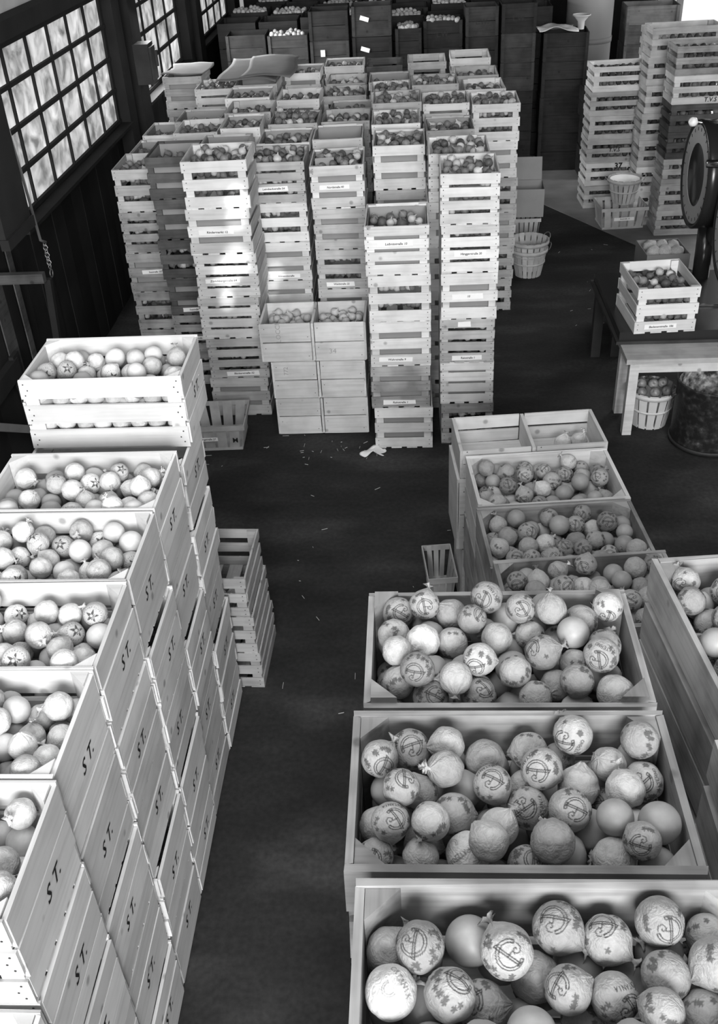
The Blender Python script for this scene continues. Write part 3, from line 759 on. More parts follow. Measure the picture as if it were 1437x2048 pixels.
# packing paper on two of the rear stacks
def sheet(name, x0, x1, y0, y1, z, mat, amp, seed, fold=None):
    rg = random.Random(seed); nx, ny = 14, 10; v = []; f = []
    ph = [rg.uniform(0, 6) for _ in range(4)]
    for j in range(ny+1):
        for i in range(nx+1):
            a, b_ = i/nx, j/ny
            zz = z+amp*(math.sin(a*5+ph[0])*math.cos(b_*4+ph[1])*.5+.5*math.sin(a*9+b_*7+ph[2]))
            if fold == 'right' and a > .82: zz -= (a-.82)*.12
            if fold == 'roll' and a > .86: zz += -.02*((a-.86)/.14)
            v.append((x0+(x1-x0)*a+.02*math.sin(b_*6+ph[3]), y0+(y1-y0)*b_+.03*math.sin(a*7+ph[1]), zz))
    n0 = len(v); v += [(x, y, z_-.004) for x, y, z_ in v]
    for j in range(ny):
        for i in range(nx):
            q = j*(nx+1)+i; f.append((q, q+1, q+nx+2, q+nx+1)); f.append((n0+q, n0+q+nx+1, n0+q+nx+2, n0+q+1))
    edge = [i for i in range(nx+1)]+[j*(nx+1)+nx for j in range(1, ny+1)]+[ny*(nx+1)+i for i in range(nx-1, -1, -1)]+[j*(nx+1) for j in range(ny-1, 0, -1)]
    for a, b_ in zip(edge, edge[1:]+edge[:1]): f.append((a, n0+a, n0+b_, b_))
    return link(name, mesh_from(name, v, f, mat, True))
tag(sheet('packing_paper', -1.70, -1.17, 9.12, 10.15, 1.706, SACK, .003, 3, 'right'), 'grey packing paper sheet spread over the third-file crates near the rear', 'paper')
tag(sheet('packing_paper', -1.50, -1.05, 9.2, 10.2, 1.716, SACK, .004, 5, 'right'), 'upper grey packing paper sheet lying folded on the other sheet', 'paper')
tag(sheet('packing_paper', -2.25, -1.86, 9.45, 10.0, 1.71, SACK, .010, 8), 'crumpled paper on the rear left crate by the window', 'paper')

# ================================================================== ST CRATES, left
SW, SD = .62, .37
def st_crate(root, h, var):
    t = .009; z0 = .010
    for k in range(5): link('bottom_board', box_mesh(SW-.01, .062, .010, W_ST, k % 3), root, (0, .035+k*.075, .005))
    hs = (h-z0-2*.030)/3
    for i in range(3):
        z = z0+hs/2+i*(hs+.030)
        nl = [(sx*(SW/2-.02-q*.012), zz) for sx in (-1, 1) for q, zz in ((0, hs*.3), (1, -.002), (0, -hs*.3))]
        slat(root, 'slat', SW-.004, t, hs, W_ST, (jr(.003), t/2+jr(.001), z), 0, nl)
        slat(root, 'slat', SW-.004, t, hs, W_ST, (jr(.003), SD-t/2, z), 0)
    hb = [(h-z0)*q for q in ((.30, .40, .29), (.33, .34, .32), (.28, .37, .34))[var % 3]]; z = z0
    lab = None
    for i, q in enumerate(hb):
        for sx in (-1, 1):
            b_ = slat(root, 'end_board', SD-2*t-.003, .011, q-rnd.choice((.003, .005, .009, .013)), W_ST if rnd.random() < .75 else W_PALE, (sx*(SW/2-.0055+jr(.004)), SD/2, z+q/2), PI/2, None, .0015)
            if sx == 1 and i == 1: lab = b_
        z += q
    for sx in (-1, 1):
        for y, ry in ((t, 1), (SD-t, -1)):
            o = link('corner_post', tri_post(.052, h-z0-.004, W_ST), root, (sx*(SW/2-.012), y, z0+.002))
            o.rotation_euler[2] = {(1, 1): PI/2, (1, -1): PI, (-1, 1): 0, (-1, -1): -PI/2}[(sx, ry)]
    l_ = link('lettering', text_mesh('S T.', .062, INKM, .28, .0008), lab, (jr(.03), -.0066, jr(.01)), (PI/2, 0, 0)); l_['label'] = 'black stencilled letters S.T.'
    lab.rotation_euler[2] = PI/2
STCOL = [('rearmost', 3.00, 6, .30), ('second', 2.625, 5, .32), ('third', 2.25, 5, .32), ('fourth', 1.875, 5, .32), ('fifth', 1.50, 5, .32), ('sixth', 1.125, 5, .32), ('nearest', .75, 4, .32)]
nfr = 0
for ci, (nm, y0, nl, h) in enumerate(STCOL):
    for L in range(nl):
        zb = (nl-1-L)*h
        ox, oy = jr(.010), jr(.004)
        if nm == 'rearmost' and L == 0: ox, oy = .005, .19
        if nm == 'rearmost' and L == 1: oy = .05
        lay = 'topmost' if L == 0 else 'lowest' if L == nl-1 else ORD[L]
        root = thing('fruit_crate', 'white wooden orange crate stencilled S.T., %s in the %s left-hand stack' % (lay, nm), 'crate', (-1.18+ox, y0+oy, zb), jr(.006), 'white orange crates stacked along the left')
        st_crate(root, h, rnd.randint(0, 2))
        if L == 0 and nm != 'nearest':
            nfr += fill_fruit((-1.18+ox, y0+oy+SD/2, zb+.012), 0, SW-.03, SD-.025, h, 100+ci, 1.0 if ci else .97, .034, .0385,
                              ['splain', 'star', 'sbare'], [.6, .2, .2], 'top crate, %s left stack' % nm, 'pale citrus fruit in the S.T. crates')
# fruit seen between the front slats of the rear top crate
for gi in range(2):
    for q in range(8):
        hs = (.30-.010-.06)/3; z = 1.5+.010+hs+gi*(hs+.03)+.015
        me = rnd.choice(FR['splain']+FR['sbare']); r_ = rnd.uniform(.033, .036)
        o = link('wrapped_citrus_fruit', me, None, (-1.175-.25+q*.071+jr(.006), 3.19+.055, z-.012+jr(.006)), (jr(3), jr(3), jr(3)), (r_,)*3)
        tag(o, 'pale citrus fruit, %s from left, %s slat gap of the highest left crate' % (NTH[q], ('lower', 'upper')[gi]), 'citrus fruit', 'pale citrus fruit in the S.T. crates')
# small slatted crates behind the S.T. stacks
for L in range(3):
    h = .225
    root = thing('slatted_crate', 'low greyish slatted crate beside the aisle behind the S.T. stacks, %s of three' % ('topmost', 'middle', 'lowest')[L], 'crate', (-.965+(0, .012, .022)[L], 3.40, (2-L)*h), -.03, 'low crates behind the left stacks', (1.0, .9, h/CH))
    onion_crate(root, W_MID, 3, False)
for q in range(7):
    o = link('wrapped_orange', rnd.choice(FR['plain']), None, (-1.07+(q % 4)*.072, 3.47+(q//4)*.08, .52), (jr(3), jr(3), jr(3)), (.034,)*3)
    tag(o, 'orange in the low crate behind the left stacks, %s in the %s row' % (NTH[q % 4], ('near', 'far')[q//4]), 'orange', 'oranges in the low crate')

# ================================================================== ORANGE CRATES, right
RW, RD = .66, .40
def big_crate(root, w, d, h, mat, post=.06, tall_posts=False):
    t = .016; z0 = .012; hs = (h-z0-.035)/2
    for k in range(5): link('bottom_board', box_mesh(w-.01, d/5-.012, .012, mat, k % 3), root, (0, d*(k+.5)/5, .006))
    for i in range(2):
        z = z0+hs/2+i*(hs+.035)
        nl = [(sx*(w/2-.03), zz) for sx in (-1, 1) for zz in (hs*.25, -hs*.25)]
        slat(root, 'side_board', w, t, hs, mat, (0, t/2, z), 0, nl, .003)
        slat(root, 'side_board', w, t, hs, mat, (0, d-t/2, z), 0, None, .003)
    he = (h-z0-.008)/2
    for i in range(2):
        for sx in (-1, 1):
            slat(root, 'end_board', d-2*t-.002, t, he, mat, (sx*(w/2-t/2), d/2, z0+he/2+i*(he+.008)), PI/2, None, .003)
    for sx in (-1, 1):
        for y, ry in ((t, 1), (d-t, -1)):
            o = link('corner_post', tri_post(post, h-z0-.003+(.02 if tall_posts else 0), mat), root, (sx*(w/2-t-.001), y, z0))
            o.rotation_euler[2] = {(1, 1): PI/2, (1, -1): PI, (-1, 1): 0, (-1, -1): -PI/2}[(sx, ry)]
KR = ['crest', 'plain', 'leaf', 'bare', 'white', 'word']; WR = [.38, .25, .17, .11, .05, .04]
NR = 0
GR = 'wrapped oranges in the large crates on the right'
RST = [  # name, x centre, y front, z top, rot, mat, w, d, h, level
 ('third-nearest right-hand crate', .20, 1.555, 1.775, .0, W_OLD, RW, .41, .30, 1.20, 8.0),
 ('second-nearest right-hand crate', .185, 1.085, 1.84, .0, W_OLD, RW, .40, .30, 1.14, 8.0),
 ('nearest right-hand crate', .215, .60, 1.943, .0, W_OLD, RW, .40, .31, 1.06, 8.0),
]
for i, (nm, xc, yf, zt, rz, mt, w, d, h, lev, _) in enumerate(RST):
    root = thing('orange_crate', 'weathered wooden crate of printed wrapped oranges, %s' % nm, 'crate', (xc, yf, zt-h), rz, 'large orange crates on the right')
    big_crate(root, w, d, h, mt, .06, i == 0)
    nlow = 5; hl = (zt-h)/nlow
    for L in range(nlow):
        o = link('orange_crate', merged_crate_mesh(w, d, .30, 2, mt, .016, .85), None, (xc+jr(.006), yf, (nlow-1-L)*hl), (0, 0, 0), (1, 1, hl/.30))
        tag(o, 'weathered orange crate %s below the %s' % (('directly', 'second', 'third', 'fourth', 'fifth')[L], nm), 'crate', 'large orange crates on the right')
    NR += fill_fruit((xc, yf+d/2, zt-h+.014), rz, w-.036, d-.036, h, 200+i, lev, .0345, .043, KR, WR, nm, GR)
# second file, crates turned lengthwise
for i, (nm, xc, yc, zt, rz, L_) in enumerate([('crate at the right edge', .885, 1.90, 1.70, .10, .62), ('lower crate at right edge', .86, 1.22, 1.70, .0, .62)]):
    cx_, cy = xc, yc; root = thing('orange_crate', 'weathered orange crate turned lengthwise, %s' % nm, 'crate', (xc+.20*math.cos(rz), yc+.2*math.sin(rz), zt-.30), rz+PI/2, 'large orange crates on the right')
    big_crate(root, L_, .40, .30, W_OLD, .07)
    for L in range(5):
        hl = (zt-.30)/5
        o = link('orange_crate', merged_crate_mesh(.62, .40, .30, 2, W_OLD, .016, .85), None, (xc+.20*math.cos(rz), yc+.2*math.sin(rz), (4-L)*hl), (0, 0, rz+PI/2), (1, 1, hl/.30))
        tag(o, 'weathered orange crate %s below the %s' % (('directly', 'second', 'third', 'fourth', 'fifth')[L], nm), 'crate', 'large orange crates on the right')
    NR += fill_fruit((xc, yc, zt-.286), rz+PI/2, L_-.036, .40-.036, .30, 220+i, 1.04, .0345, .043, KR, WR, nm, GR)
# farther crates, slightly turned
ROT = .085
for i, (nm, xc, yf, zt, w, d, lev) in enumerate([('front crate of far right row', .65, 2.56, 1.11, .66, .42, 1.15), ('middle crate of far right row', .615, 3.03, 1.03, .66, .42, 1.06), ('rear crate of far right row', .595, 3.50, 1.0, .66, .42, 1.02)]):
    h = .31
    root = thing('orange_crate', 'wooden crate of wrapped oranges, %s' % nm, 'crate', (xc, yf, zt-h), ROT, 'large orange crates on the right')
    big_crate(root, w, d, h, W_OLD if i < 2 else W_PALE, .06)
    for L in range(2):
        hl = (zt-h)/2
        rr_ = thing('orange_crate', 'wooden orange crate %s the %s' % (('directly under', 'on the floor under')[L], nm), 'crate', (xc+jr(.012), yf, (1-L)*hl), ROT, 'large orange crates on the right', (1, 1, hl/.31))
        big_crate(rr_, w, d, .31, W_OLD, .07)
    off = Vector((-math.sin(ROT)*d/2, math.cos(ROT)*d/2))
    NR += fill_fruit((xc+off.x, yf+off.y, zt-h+.014), ROT, w-.036, d-.036, h, 240+i, lev, .0345, .043, KR, WR, nm, GR)
lowfr = fruit_mesh('orange', TISSUE, None, 91, 20, 13, wr=1.2)


so = link('oranges', join_copies('oranges', lowfr, hidden_fruit, [TISSUE, TISSUE_ST])); so['kind'] = 'stuff'; tag(so, 'oranges mostly buried under the top layers in the fruit crates', 'oranges')
# double boxes: two compartments with a centre divider
def double_box(root, w, d, h, mat, deep=0.0):
    t = .010; z0 = .008; hb = (h-z0-.008)/2; hw = w/2-.026
    for sx in (-1, 1):
        slat(root, 'bottom_board', w/2-.012, d-.02, .008, mat, (sx*w/4, d/2, .004), 0)
        for i in range(2):
            for y in (t/2, d-t/2):
                slat(root, 'side_board', hw, t, hb-(.004 if y > d/2 else 0), mat, (sx*(w/4), y, z0+hb/2+i*(hb+.008)), 0, [(-hw/2+.02, .03), (hw/2-.02, -.03)] if y < d/2 else None, .002)
    for x in (-w/2+.008, 0, w/2-.008):
        slat(root, 'divider' if x == 0 else 'end_panel', d-.004, .016, h-.010, mat, (x, d/2, z0+(h-.012)/2), PI/2, None, .002)
    for x in (-w/2+.008, 0, w/2-.008):
        link('wire_tie', box_mesh(.003, .003, h*.9, NAIL), root, (x, .0045, h/2))
for L, (xc, zb, h, tx, lab) in enumerate([(-.665, .555, .275, '37 5', 'topmost'), (-.645, .28, .275, '772', 'middle'), (-.64, 0, .28, None, 'lowest')]):
    root = thing('divided_box', 'pale two-compartment wooden box of the front pile, %s of three' % lab, 'box', (xc, 5.85, zb), .0, 'two-compartment boxes', None)
    double_box(root, .70 if L == 0 else .63, .36, h, W_PALE)
    bds = [c for c in root.children if c.name.startswith('side_board') and c.location.y < .1]
    if L == 0:
        link('lettering', text_mesh('LOCCI', .045, plain('faded_ink', .3, .8), 0, 0), bds[1], (-.05, -.0058, 0), (PI/2, -PI/2, 0))
        link('lettering', text_mesh('34', .05, MATS['faded_ink'], 0, 0), bds[2], (-.05, -.0058, 0), (PI/2, 0, 0))
    if L == 1: link('lettering', text_mesh('772', .042, MATS['faded_ink'], 0, 0), bds[1], (-.06, -.0058, 0), (PI/2, -PI/2, 0))
for sx, nmq in ((-1, 'left'), (1, 'right')):
    Pk = packed(.32, .33, .26, .027, .034, 0, 1.0); PWk = Pk.copy(); PWk[:, 0] = -.665+sx*.175+Pk[:, 0]*.95*sx; PWk[:, 1] = 6.03+Pk[:, 1]*.92; PWk[:, 2] = .565+Pk[:, 2]*.95
    kp = visible(PWk, CAMS, 20, (5.85, .83)); Q = Pk.copy(); Q[:, 0] *= sx; pl = places(Q, [i for i in range(len(Pk)) if kp[i] >= 2], .33, 7)
    for i in range(len(Pk)):
        if kp[i] < 2: continue
        p = PWk[i]; o = link('onion', ON[1], None, p[:3], (jr(1.5), jr(1.5), jr(3)), (p[3],)*3)
        tag(o, 'smooth pale onion, %s, %s compartment of the divided box' % (pl[i], nmq), 'onion', 'pale onions in the divided box')
# empty divided box and its stack at the head of the right row
for L, (zb, dx) in enumerate([(.855, 0), (.428, -.012), (0, .02)]):
    root = thing('divided_box', ('empty two-compartment box with two wrapped oranges, behind the far right row', 'two-compartment box under the empty divided box', 'two-compartment box on the floor under the empty divided box')[L], 'box', (.555+dx, 3.95, zb), .085, 'two-compartment boxes')
    double_box(root, .70, .33, .155 if L == 0 else .425, W_PALE)
for q, (x, y, z) in enumerate([(.72, 4.15, .906), (.80, 4.17, .906)]):
    o = link('wrapped_orange', FR['white'][q], None, (x, y, z), (jr(1), jr(1), 0), (.042,)*3); link('paper_twist', TW['w'][q], o)
    tag(o, ('left', 'right')[q]+' one of two white-wrapped oranges in the empty divided box', 'orange', 'oranges left in the divided box')

# ================================================================== BASKETS
def rect_basket(root, w, d, h, tap, mat, nsp=4):
    """chip basket with upright splints, flaring upward; front at y=0"""
    def side(ax_, L, dist, n):
        for k in range(n):
            u = (k+.5)/n*2-1; wd = L/n*.78
            for sg in (-1, 1):
                b0, b1 = (u*(L/2-.01), sg*(dist/2)), (u*(L/2-.01)*(1+tap/L*2), sg*(dist/2+tap))
                t = .003*sg
                if ax_ == 'x': v = [(b0[0]-wd/2, b0[1], 0), (b0[0]+wd/2, b0[1], 0), (b1[0]+wd/2, b1[1], h), (b1[0]-wd/2, b1[1], h)]; o_ = (0, t, 0)
                else: v = [(b0[1], b0[0]-wd/2, 0), (b0[1], b0[0]+wd/2, 0), (b1[1], b1[0]+wd/2, h), (b1[1], b1[0]-wd/2, h)]; o_ = (t, 0, 0)
                v = [(x, y+d/2, z) for x, y, z in v]; v2 = v+[(x+o_[0], y+o_[1], z) for x, y, z in v]
                link('splint', mesh_from('splint', v2, BF, mat), root)
    side('x', w, d, nsp); side('y', d, w, max(3, nsp-1))
    link('basket_bottom', box_mesh(w, d, .008, mat), root, (0, d/2, .004))
    for zz, e, th in ((h-.015, tap, .034), (.012, 0, .02)):
        for sg in (-1, 1):
            link('rim_band', box_mesh(w+2*e+.012, .006, th, mat), root, (0, d/2+sg*(d/2+e+.004), zz)); link('rim_band', box_mesh(d+2*e+.006, .006, th, mat), root, (sg*(w/2+e+.004), d/2, zz), (0, 0, PI/2))
rb = thing('chip_basket', 'pale chip basket marked M on the floor beside the highest S.T. crate', 'basket', (-1.36, 5.66, 0), .03, 'chip baskets')
rect_basket(rb, .34, .30, .20, .03, SPLINT, 4)
strip(rb, -.08, -.033, .105, 'Zürichbergstraße 27', .2, .028); link('lettering', text_mesh('M', .05, INKM, 0, .001), rb, (.135, -.024, .085), (PI/2, 0, 0))
rb = thing('chip_basket', 'chip basket with address strip standing before the tall slatted stack', 'basket', (2.13, 9.85, .009), .06, 'chip baskets')
rect_basket(rb, .40, .32, .22, .03, SPLINT, 5); strip(rb, 0, -.030, .11, 'Seestraße 12', .2, .03)
rb = thing('chip_basket', 'chip basket tilted on the floor left of the far right crates', 'basket', (.125, 3.98, .0), .1, 'chip baskets')
rect_basket(rb, .10, .24, .22, .022, SPLINT, 3)
def round_basket(root, rb_, rt, h, mat, n=18, handles=True, bottom=True):
    for k in range(n):
        a = 2*PI*k/n; hw = PI/n*.80; v = []
        for q in (0, .004):
            for (r_, z) in ((rb_+q, .0), (rt+q, h)):
                for s_ in (-hw, hw): v.append((r_*math.cos(a+s_), r_*math.sin(a+s_), z))
        f = [(0, 1, 3, 2), (4, 6, 7, 5), (0, 4, 5, 1), (2, 3, 7, 6), (0, 2, 6, 4), (1, 5, 7, 3)]
        link('splint', mesh_from('splint', v, f, mat), root)
    for z, e in ((h-.02, .006), (h*.5, .004)):
        rr_ = rb_+(rt-rb_)*z/h+e; hh = .016 if z > h*.6 else .008
        link('hoop', lathe('hoop', [(rr_, z-hh), (rr_+.006, z-hh), (rr_+.007, z+hh), (rr_+.001, z+hh)], mat, 32, True, True), root)
    if bottom: link('basket_bottom', lathe('b', [(0, .004), (rb_, .004), (rb_, .012), (0, .012)], mat, 24), root)
    if handles:
        for s_ in (-1, 1):
            pts = [(s_*(rt+.01+.03*math.sin(t*PI/6)), .05*math.cos(t*PI/6), h-.03+.05*math.sin(t*PI/6)) for t in range(7)]
            link('handle', tube_mesh('handle', pts, .004, CHAIN, 6), root)
rbk = thing('round_basket', 'lower round splint basket nested under another beside the onion stacks', 'basket', (1.06, 8.72, 0), .2, 'round baskets'); round_basket(rbk, .115, .165, .26, SPLINT)
rbk = thing('round_basket', 'empty round splint basket nested on top beside the onion stacks', 'basket', (1.06, 8.72, .065), .5, 'round baskets'); round_basket(rbk, .12, .172, .27, SPLINT)
rbk = thing('round_basket', 'round splint basket with paper inside, standing on a chip basket', 'basket', (2.14, 10.02, .228), .1, 'round baskets'); round_basket(rbk, .10, .165, .25, SPLINT)
link('paper_lining', lathe('p', [(0, .17), (.08, .165), (.125, .19), (.15, .235)], PAPER, 16), rbk)
rbk = thing('round_basket', 'pale round basket of apples under the bench', 'basket', (1.60, 5.93, 0), .1, 'round baskets'); round_basket(rbk, .115, .155, .27, plain('pale_splint', .6, .8, .2, noise=.1, randv=.1), 14, False)
ap = lathe('apple', [(0, -.80), (.3, -.92), (.75, -.7), (1, -.05), (.92, .5), (.55, .86), (.25, .86), (.06, .72), (0, .68)], APPLE, 16)
rg = random.Random(4)
APS = [(0, 0, .29), (.07, .03, .28), (-.07, .03, .28), (.0, .075, .27), (.0, -.08, .265), (.085, -.06, .265), (-.085, -.06, .26), (-.06, .09, .26), (.09, .085, .26)]
for i, (x, y, z) in enumerate(APS):
    o = link('apple', ap, None, (1.60+x, 5.93+y, z), (rg.uniform(-1, 1), rg.uniform(-1, 1), rg.uniform(0, 6)), (.034,)*3)
    tag(o, 'apple %s of the round basket under the bench' % ('in the middle', 'right of the middle', 'left of the middle', 'at the far side', 'at the near side', 'at the near right', 'at the near left', 'at the far left', 'at the far right')[i], 'apple', 'apples in the round basket')
# upright tapered basket, carton and paper beside the stacks
rb = thing('chip_basket', 'upright chip basket under the carton beside the onion stacks', 'basket', (1.12, 9.55, 0), 0, 'chip baskets'); rect_basket(rb, .22, .26, .25, .025, SPLINT, 5)
def carton(name, label, loc, w, d, h, rz, flap=0.0):
    root = thing(name, label, 'carton', loc, rz)
    t = .006
    link('carton_bottom', box_mesh(w, d, t, CARD), root, (0, d/2, t/2))
    for nm, L_, p, r_ in (('carton_side', w, (0, t/2, h/2), 0), ('carton_side', w, (0, d-t/2, h/2), 0), ('carton_side', d-2*t, (-w/2+t/2, d/2, h/2), PI/2), ('carton_side', d-2*t, (w/2-t/2, d/2, h/2), PI/2)):
        link(nm, box_mesh(L_, t, h-t, CARD), root, (p[0], p[1], h/2+t/2), (0, 0, r_))
    if flap: link('flap', box_mesh(w*.95, .005, flap, CARD), root, (0, d+.06, h+flap*.42), (-.35, 0, 0)); 
    return root
carton('carton', 'grey cardboard carton on the basket beside the onion stacks', (1.13, 9.54, .262), .30, .32, .27, -.05, .22)
carton('carton', 'open cardboard carton of pale lettuce behind the scale crate', (2.02, 7.55, .0), .34, .36, .58, .05)
for q in range(6):
    lm = _cache.get('lettuce')
    if lm is None:
        bm = bmesh.new(); bmesh.ops.create_icosphere(bm, subdivisions=3, radius=1)
        for v in bm.verts:
            n_ = v.co.normalized(); v.co *= 1+.10*math.sin(7*n_.x+3*n_.y)*math.cos(6*n_.z)+.05*math.sin(15*n_.y+11*n_.z)
        lm = bpy.data.meshes.new('lettuce'); bm.to_mesh(lm); bm.free(); lm.materials.append(LEAF); lm.polygons.foreach_set('use_smooth', [True]*len(lm.polygons)); _cache['lettuce'] = lm
    o = link('lettuce', lm, None, (1.925+(q % 3)*.09, 7.66+(q//3)*.13, .56), (jr(3), jr(3), jr(3)), (.055, .06, .05))
    tag(o, 'pale lettuce head, %s of the %s row in the open carton' % (('left', 'middle', 'right')[q % 3], ('near', 'far')[q//3]), 'lettuce', 'lettuce heads in the carton')

# ================================================================== SCALE, BENCH, DRUM
bn = thing('bench', 'rough pale wooden bench under the scale platform', 'bench', (0, 0, 0))
link('bench_top', box_mesh(1.25, .40, .035, W_MID), bn, (1.985, 5.93, .552)); link('apron', box_mesh(1.13, .025, .075, W_PALE), bn, (1.985, 5.775, .497)); link('apron', box_mesh(1.13, .025, .075, W_MID), bn, (1.985, 6.09, .497))
for x in (1.42, 2.55):
    for y, zz in ((5.78, 0), (6.08, 0)): link('leg', box_mesh(.06, .06, .534, W_PALE), bn, (x, y, .267))
    link('stretcher', box_mesh(.26, .022, .06, W_MID), bn, (x, 5.93, .49), (0, 0, PI/2))
sc_ = thing('platform_scale', 'black platform weighing scale with two round dials at the right edge', 'scale', (0, 0, 0))
link('platform', box_mesh(1.2, 1.05, .06, BLACKM), sc_, (1.95, 6.50, .62)); link('platform_edge', box_mesh(1.24, 1.09, .022, IRON), sc_, (1.95, 6.50, .581))
for x in (1.40, 1.55):
    link('leg', box_mesh(.07, .07, .57, IRON), sc_, (x, 6.98, .285)); 
link('leg', box_mesh(.07, .07, .57, IRON), sc_, (2.5, 6.98, .285))
link('rail', box_mesh(.7, .012, .012, CHROME), sc_, (2.2, 6.36, .66))
def ringm(name, r0, r1, t, mat):   # annular drum, axis X, thickness t
    v = lathe(name, [(r0, 0), (r1, 0), (r1, t), (r0, t)], mat, 56, False, True); return v
for di, (x, y, z, R) in enumerate([(1.955, 6.90, 1.385, .345), (2.02, 6.18, 1.23, .335)]):
    dh = link('dial_head', lathe('dial_head', [(0, .26), (R*.7, .26), (R, .2), (R+.012, .03), (R+.012, -.012), (R-.012, -.016), (R-.02, .0), (0, .0)], BLACKM, 56), sc_, (x, y, z), (0, PI/2, 0))
    link('dial_face', ringm('dial_face', R*.60, R-.022, .004, DIAL), dh, (0, 0, -.005)); link('dial_glass', lathe('g', [(0, -.012), (R*.5, -.009), (R*.6, -.002)], GLASS, 40), dh)
    for k in range(24):
        a = 2*PI*k/24; link('tick_mark', box_mesh(.022, .002, .004, INKM), dh, (R*.86*math.cos(a), R*.86*math.sin(a), -.0065), (0, 0, a))
    link('column', tube_mesh('column', [(x+.13, y, z-R), (x+.14, y, .6)], .06, BLACKM, 16), sc_)
link('dial_bridge', box_mesh(.6, .16, .12, BLACKM), sc_, (2.15, 6.55, 1.02), (0, 0, PI/2))
link('knob', lathe('knob', [(0, -.03), (.02, -.028), (.032, 0), (.024, .022), (.010, .028), (0, .024)], WHITE, 20), sc_, (1.885, 6.90, 1.735), (0, -1.0, 0.5))
link('knob_rod', tube_mesh('rod', [(1.90, 6.90, 1.735), (2.0, 6.9, 1.72)], .012, CHROME, 10), sc_)
link('trim_bar', tube_mesh('bar', [(1.99, 6.88, 1.745), (2.2, 6.88, 1.755)], .006, CHROME, 8), sc_)
link('spindle', tube_mesh('sp', [(1.90, 6.5, 1.57), (2.25, 6.5, 1.57)], .026, CHROME, 12), sc_)
dm = thing('drum', 'dented dark metal drum encrusted with whitewash at the right edge', 'drum', (1.925, 5.66, 0))
link('drum_body', lathe('drum_body', [(0, .004), (.225, .004), (.235, .03), (.238, .44), (.245, .452), (.245, .46), (.233, .46), (.228, .44), (.224, .04), (0, .035)], DRUM, 48), dm)
m, nt, b = nodes_of('lime_crust'); setv(b, .9, .1)
tc = nt.nodes.new('ShaderNodeTexCoord'); n = nt.nodes.new('ShaderNodeTexNoise'); n.inputs['Scale'].default_value = 22; n.inputs['Detail'].default_value = 8
nt.links.new(tc.outputs['Object'], n.inputs['Vector']); rr = ramp(nt, [(0.38, 0.03), (0.55, 0.25), (0.68, 0.6)]); nt.links.new(n.outputs[0], rr.inputs[0]); nt.links.new(rr.outputs[0], b.inputs['Base Color'])
link('lime_lining', lathe('lime_lining', [(0, .06), (.20, .06), (.221, .10), (.226, .435), (.222, .435), (.214, .10), (.19, .07), (0, .07)], m, 48), dm)
link('drum_hoop', lathe('hoop', [(.236, .02), (.246, .02), (.246, .045), (.236, .045)], IRON, 48, True, True), dm)
for a in (2.6+PI/2-1.2, 5.4):
    c = Vector((math.cos(a), math.sin(a), 0)); s_ = Vector((-c.y, c.x, 0))
    link('handle', tube_mesh('handle', [c*.238-s_*.05+Vector((0, 0, .36)), c*.26-s_*.045+Vector((0, 0, .34)), c*.262+Vector((0, 0, .325)), c*.26+s_*.045+Vector((0, 0, .34)), c*.238+s_*.05+Vector((0, 0, .36))], .007, IRON, 8), dm)

# ================================================================== TALL SLATTED STACKS, right rear
def wide_crate(root, w, d, h, mat):
    t = .010; z0 = .008; hs = h*.215
    link('bottom_board', box_mesh(w-.01, d-.01, .008, mat), root, (0, d/2, .004))
    g = (h-z0-3*hs)/2
    for i in range(3):
        z = z0+hs/2+i*(hs+g)
        for y in (t/2, d-t/2): slat(root, 'slat', w, t, hs, mat, (jr(.003), y, z), 0)
        for x in (-w/2+t/2, w/2-t/2): slat(root, 'slat', d-2*t, t, hs, mat, (x, d/2, z), PI/2)
    for x in (-1, 1):
        for y in (t+.016, d-t-.016): link('corner_post', box_mesh(.05, .03, h-z0-.003, mat), root, (x*(w/2-t-.026), y, z0+(h-z0)/2))
WST = [('tall free-standing stack', 1.825, 10.55, .61, .36, 1.405, 6, 0), ('nearest stack at the far right', 2.40, 9.62, .66, .34, 1.72, 7, 1), ('middle stack at the far right', 2.285, 10.2, .66, .33, 1.79, 7, 2), ('rear stack at the far right', 2.42, 10.95, .70, .33, 1.66, 6, 3)]
wide_fruit = []
for nm, xl, yf, w, d, zt, nl, si in WST:
    h = zt/nl
    for L in range(nl):
        mt = rnd.choice([W_PALE, W_MID, W_MID]) if not (si == 1 and L in (2, 3)) else W_DARK
        if si == 1 and L == 0: mt = W_OLD
        zb = (nl-1-L)*h; lay = 'topmost' if L == 0 else 'lowest' if L == nl-1 else ORD[L]
        root = thing('long_crate', '%s long slatted crate, %s, %s' % (WNAME[mt.name], lay, nm), 'crate', (xl+w/2+jr(.008), yf+jr(.006), zb+.008*(1 if L >= 0 else 0)), jr(.01)+.03, 'long slatted crates at the right rear')
        wide_crate(root, w, d, h, mt)
        if si == 0 and L == 3: link('lettering', text_mesh('T.V.S', .055, INKM, .1, .001), root, (-.02, -.004, h*.55), (PI/2, 0, 0))
        if si == 0 and L == 4: link('lettering', text_mesh('37', .08, INKM, 0, .003), root, (.03, -.004, h*.85), (PI/2, 0, 0))
        if si == 1 and L == 1: link('lettering', text_mesh('T.V.S', .055, INKM, .1, .001), root, (.02, -.004, h*.14), (PI/2, 0, 0))
        for q in range(16): wide_fruit.append((xl+.06+(q % 8)*(w-.12)/7, yf+.055+jr(.006), zb+h*(.36 if q < 8 else .66)+jr(.006), .034))
        if L == 0 and si in (0, 1):
            for q in range(24): wide_fruit.append((xl+.06+(q % 8)*(w-.12)/7, yf+.07+(q//8)*.085, zt-.045+jr(.006), .036))
DFRUIT = plain('dark_fruit', .06, .6, noise=.4, scale=5)
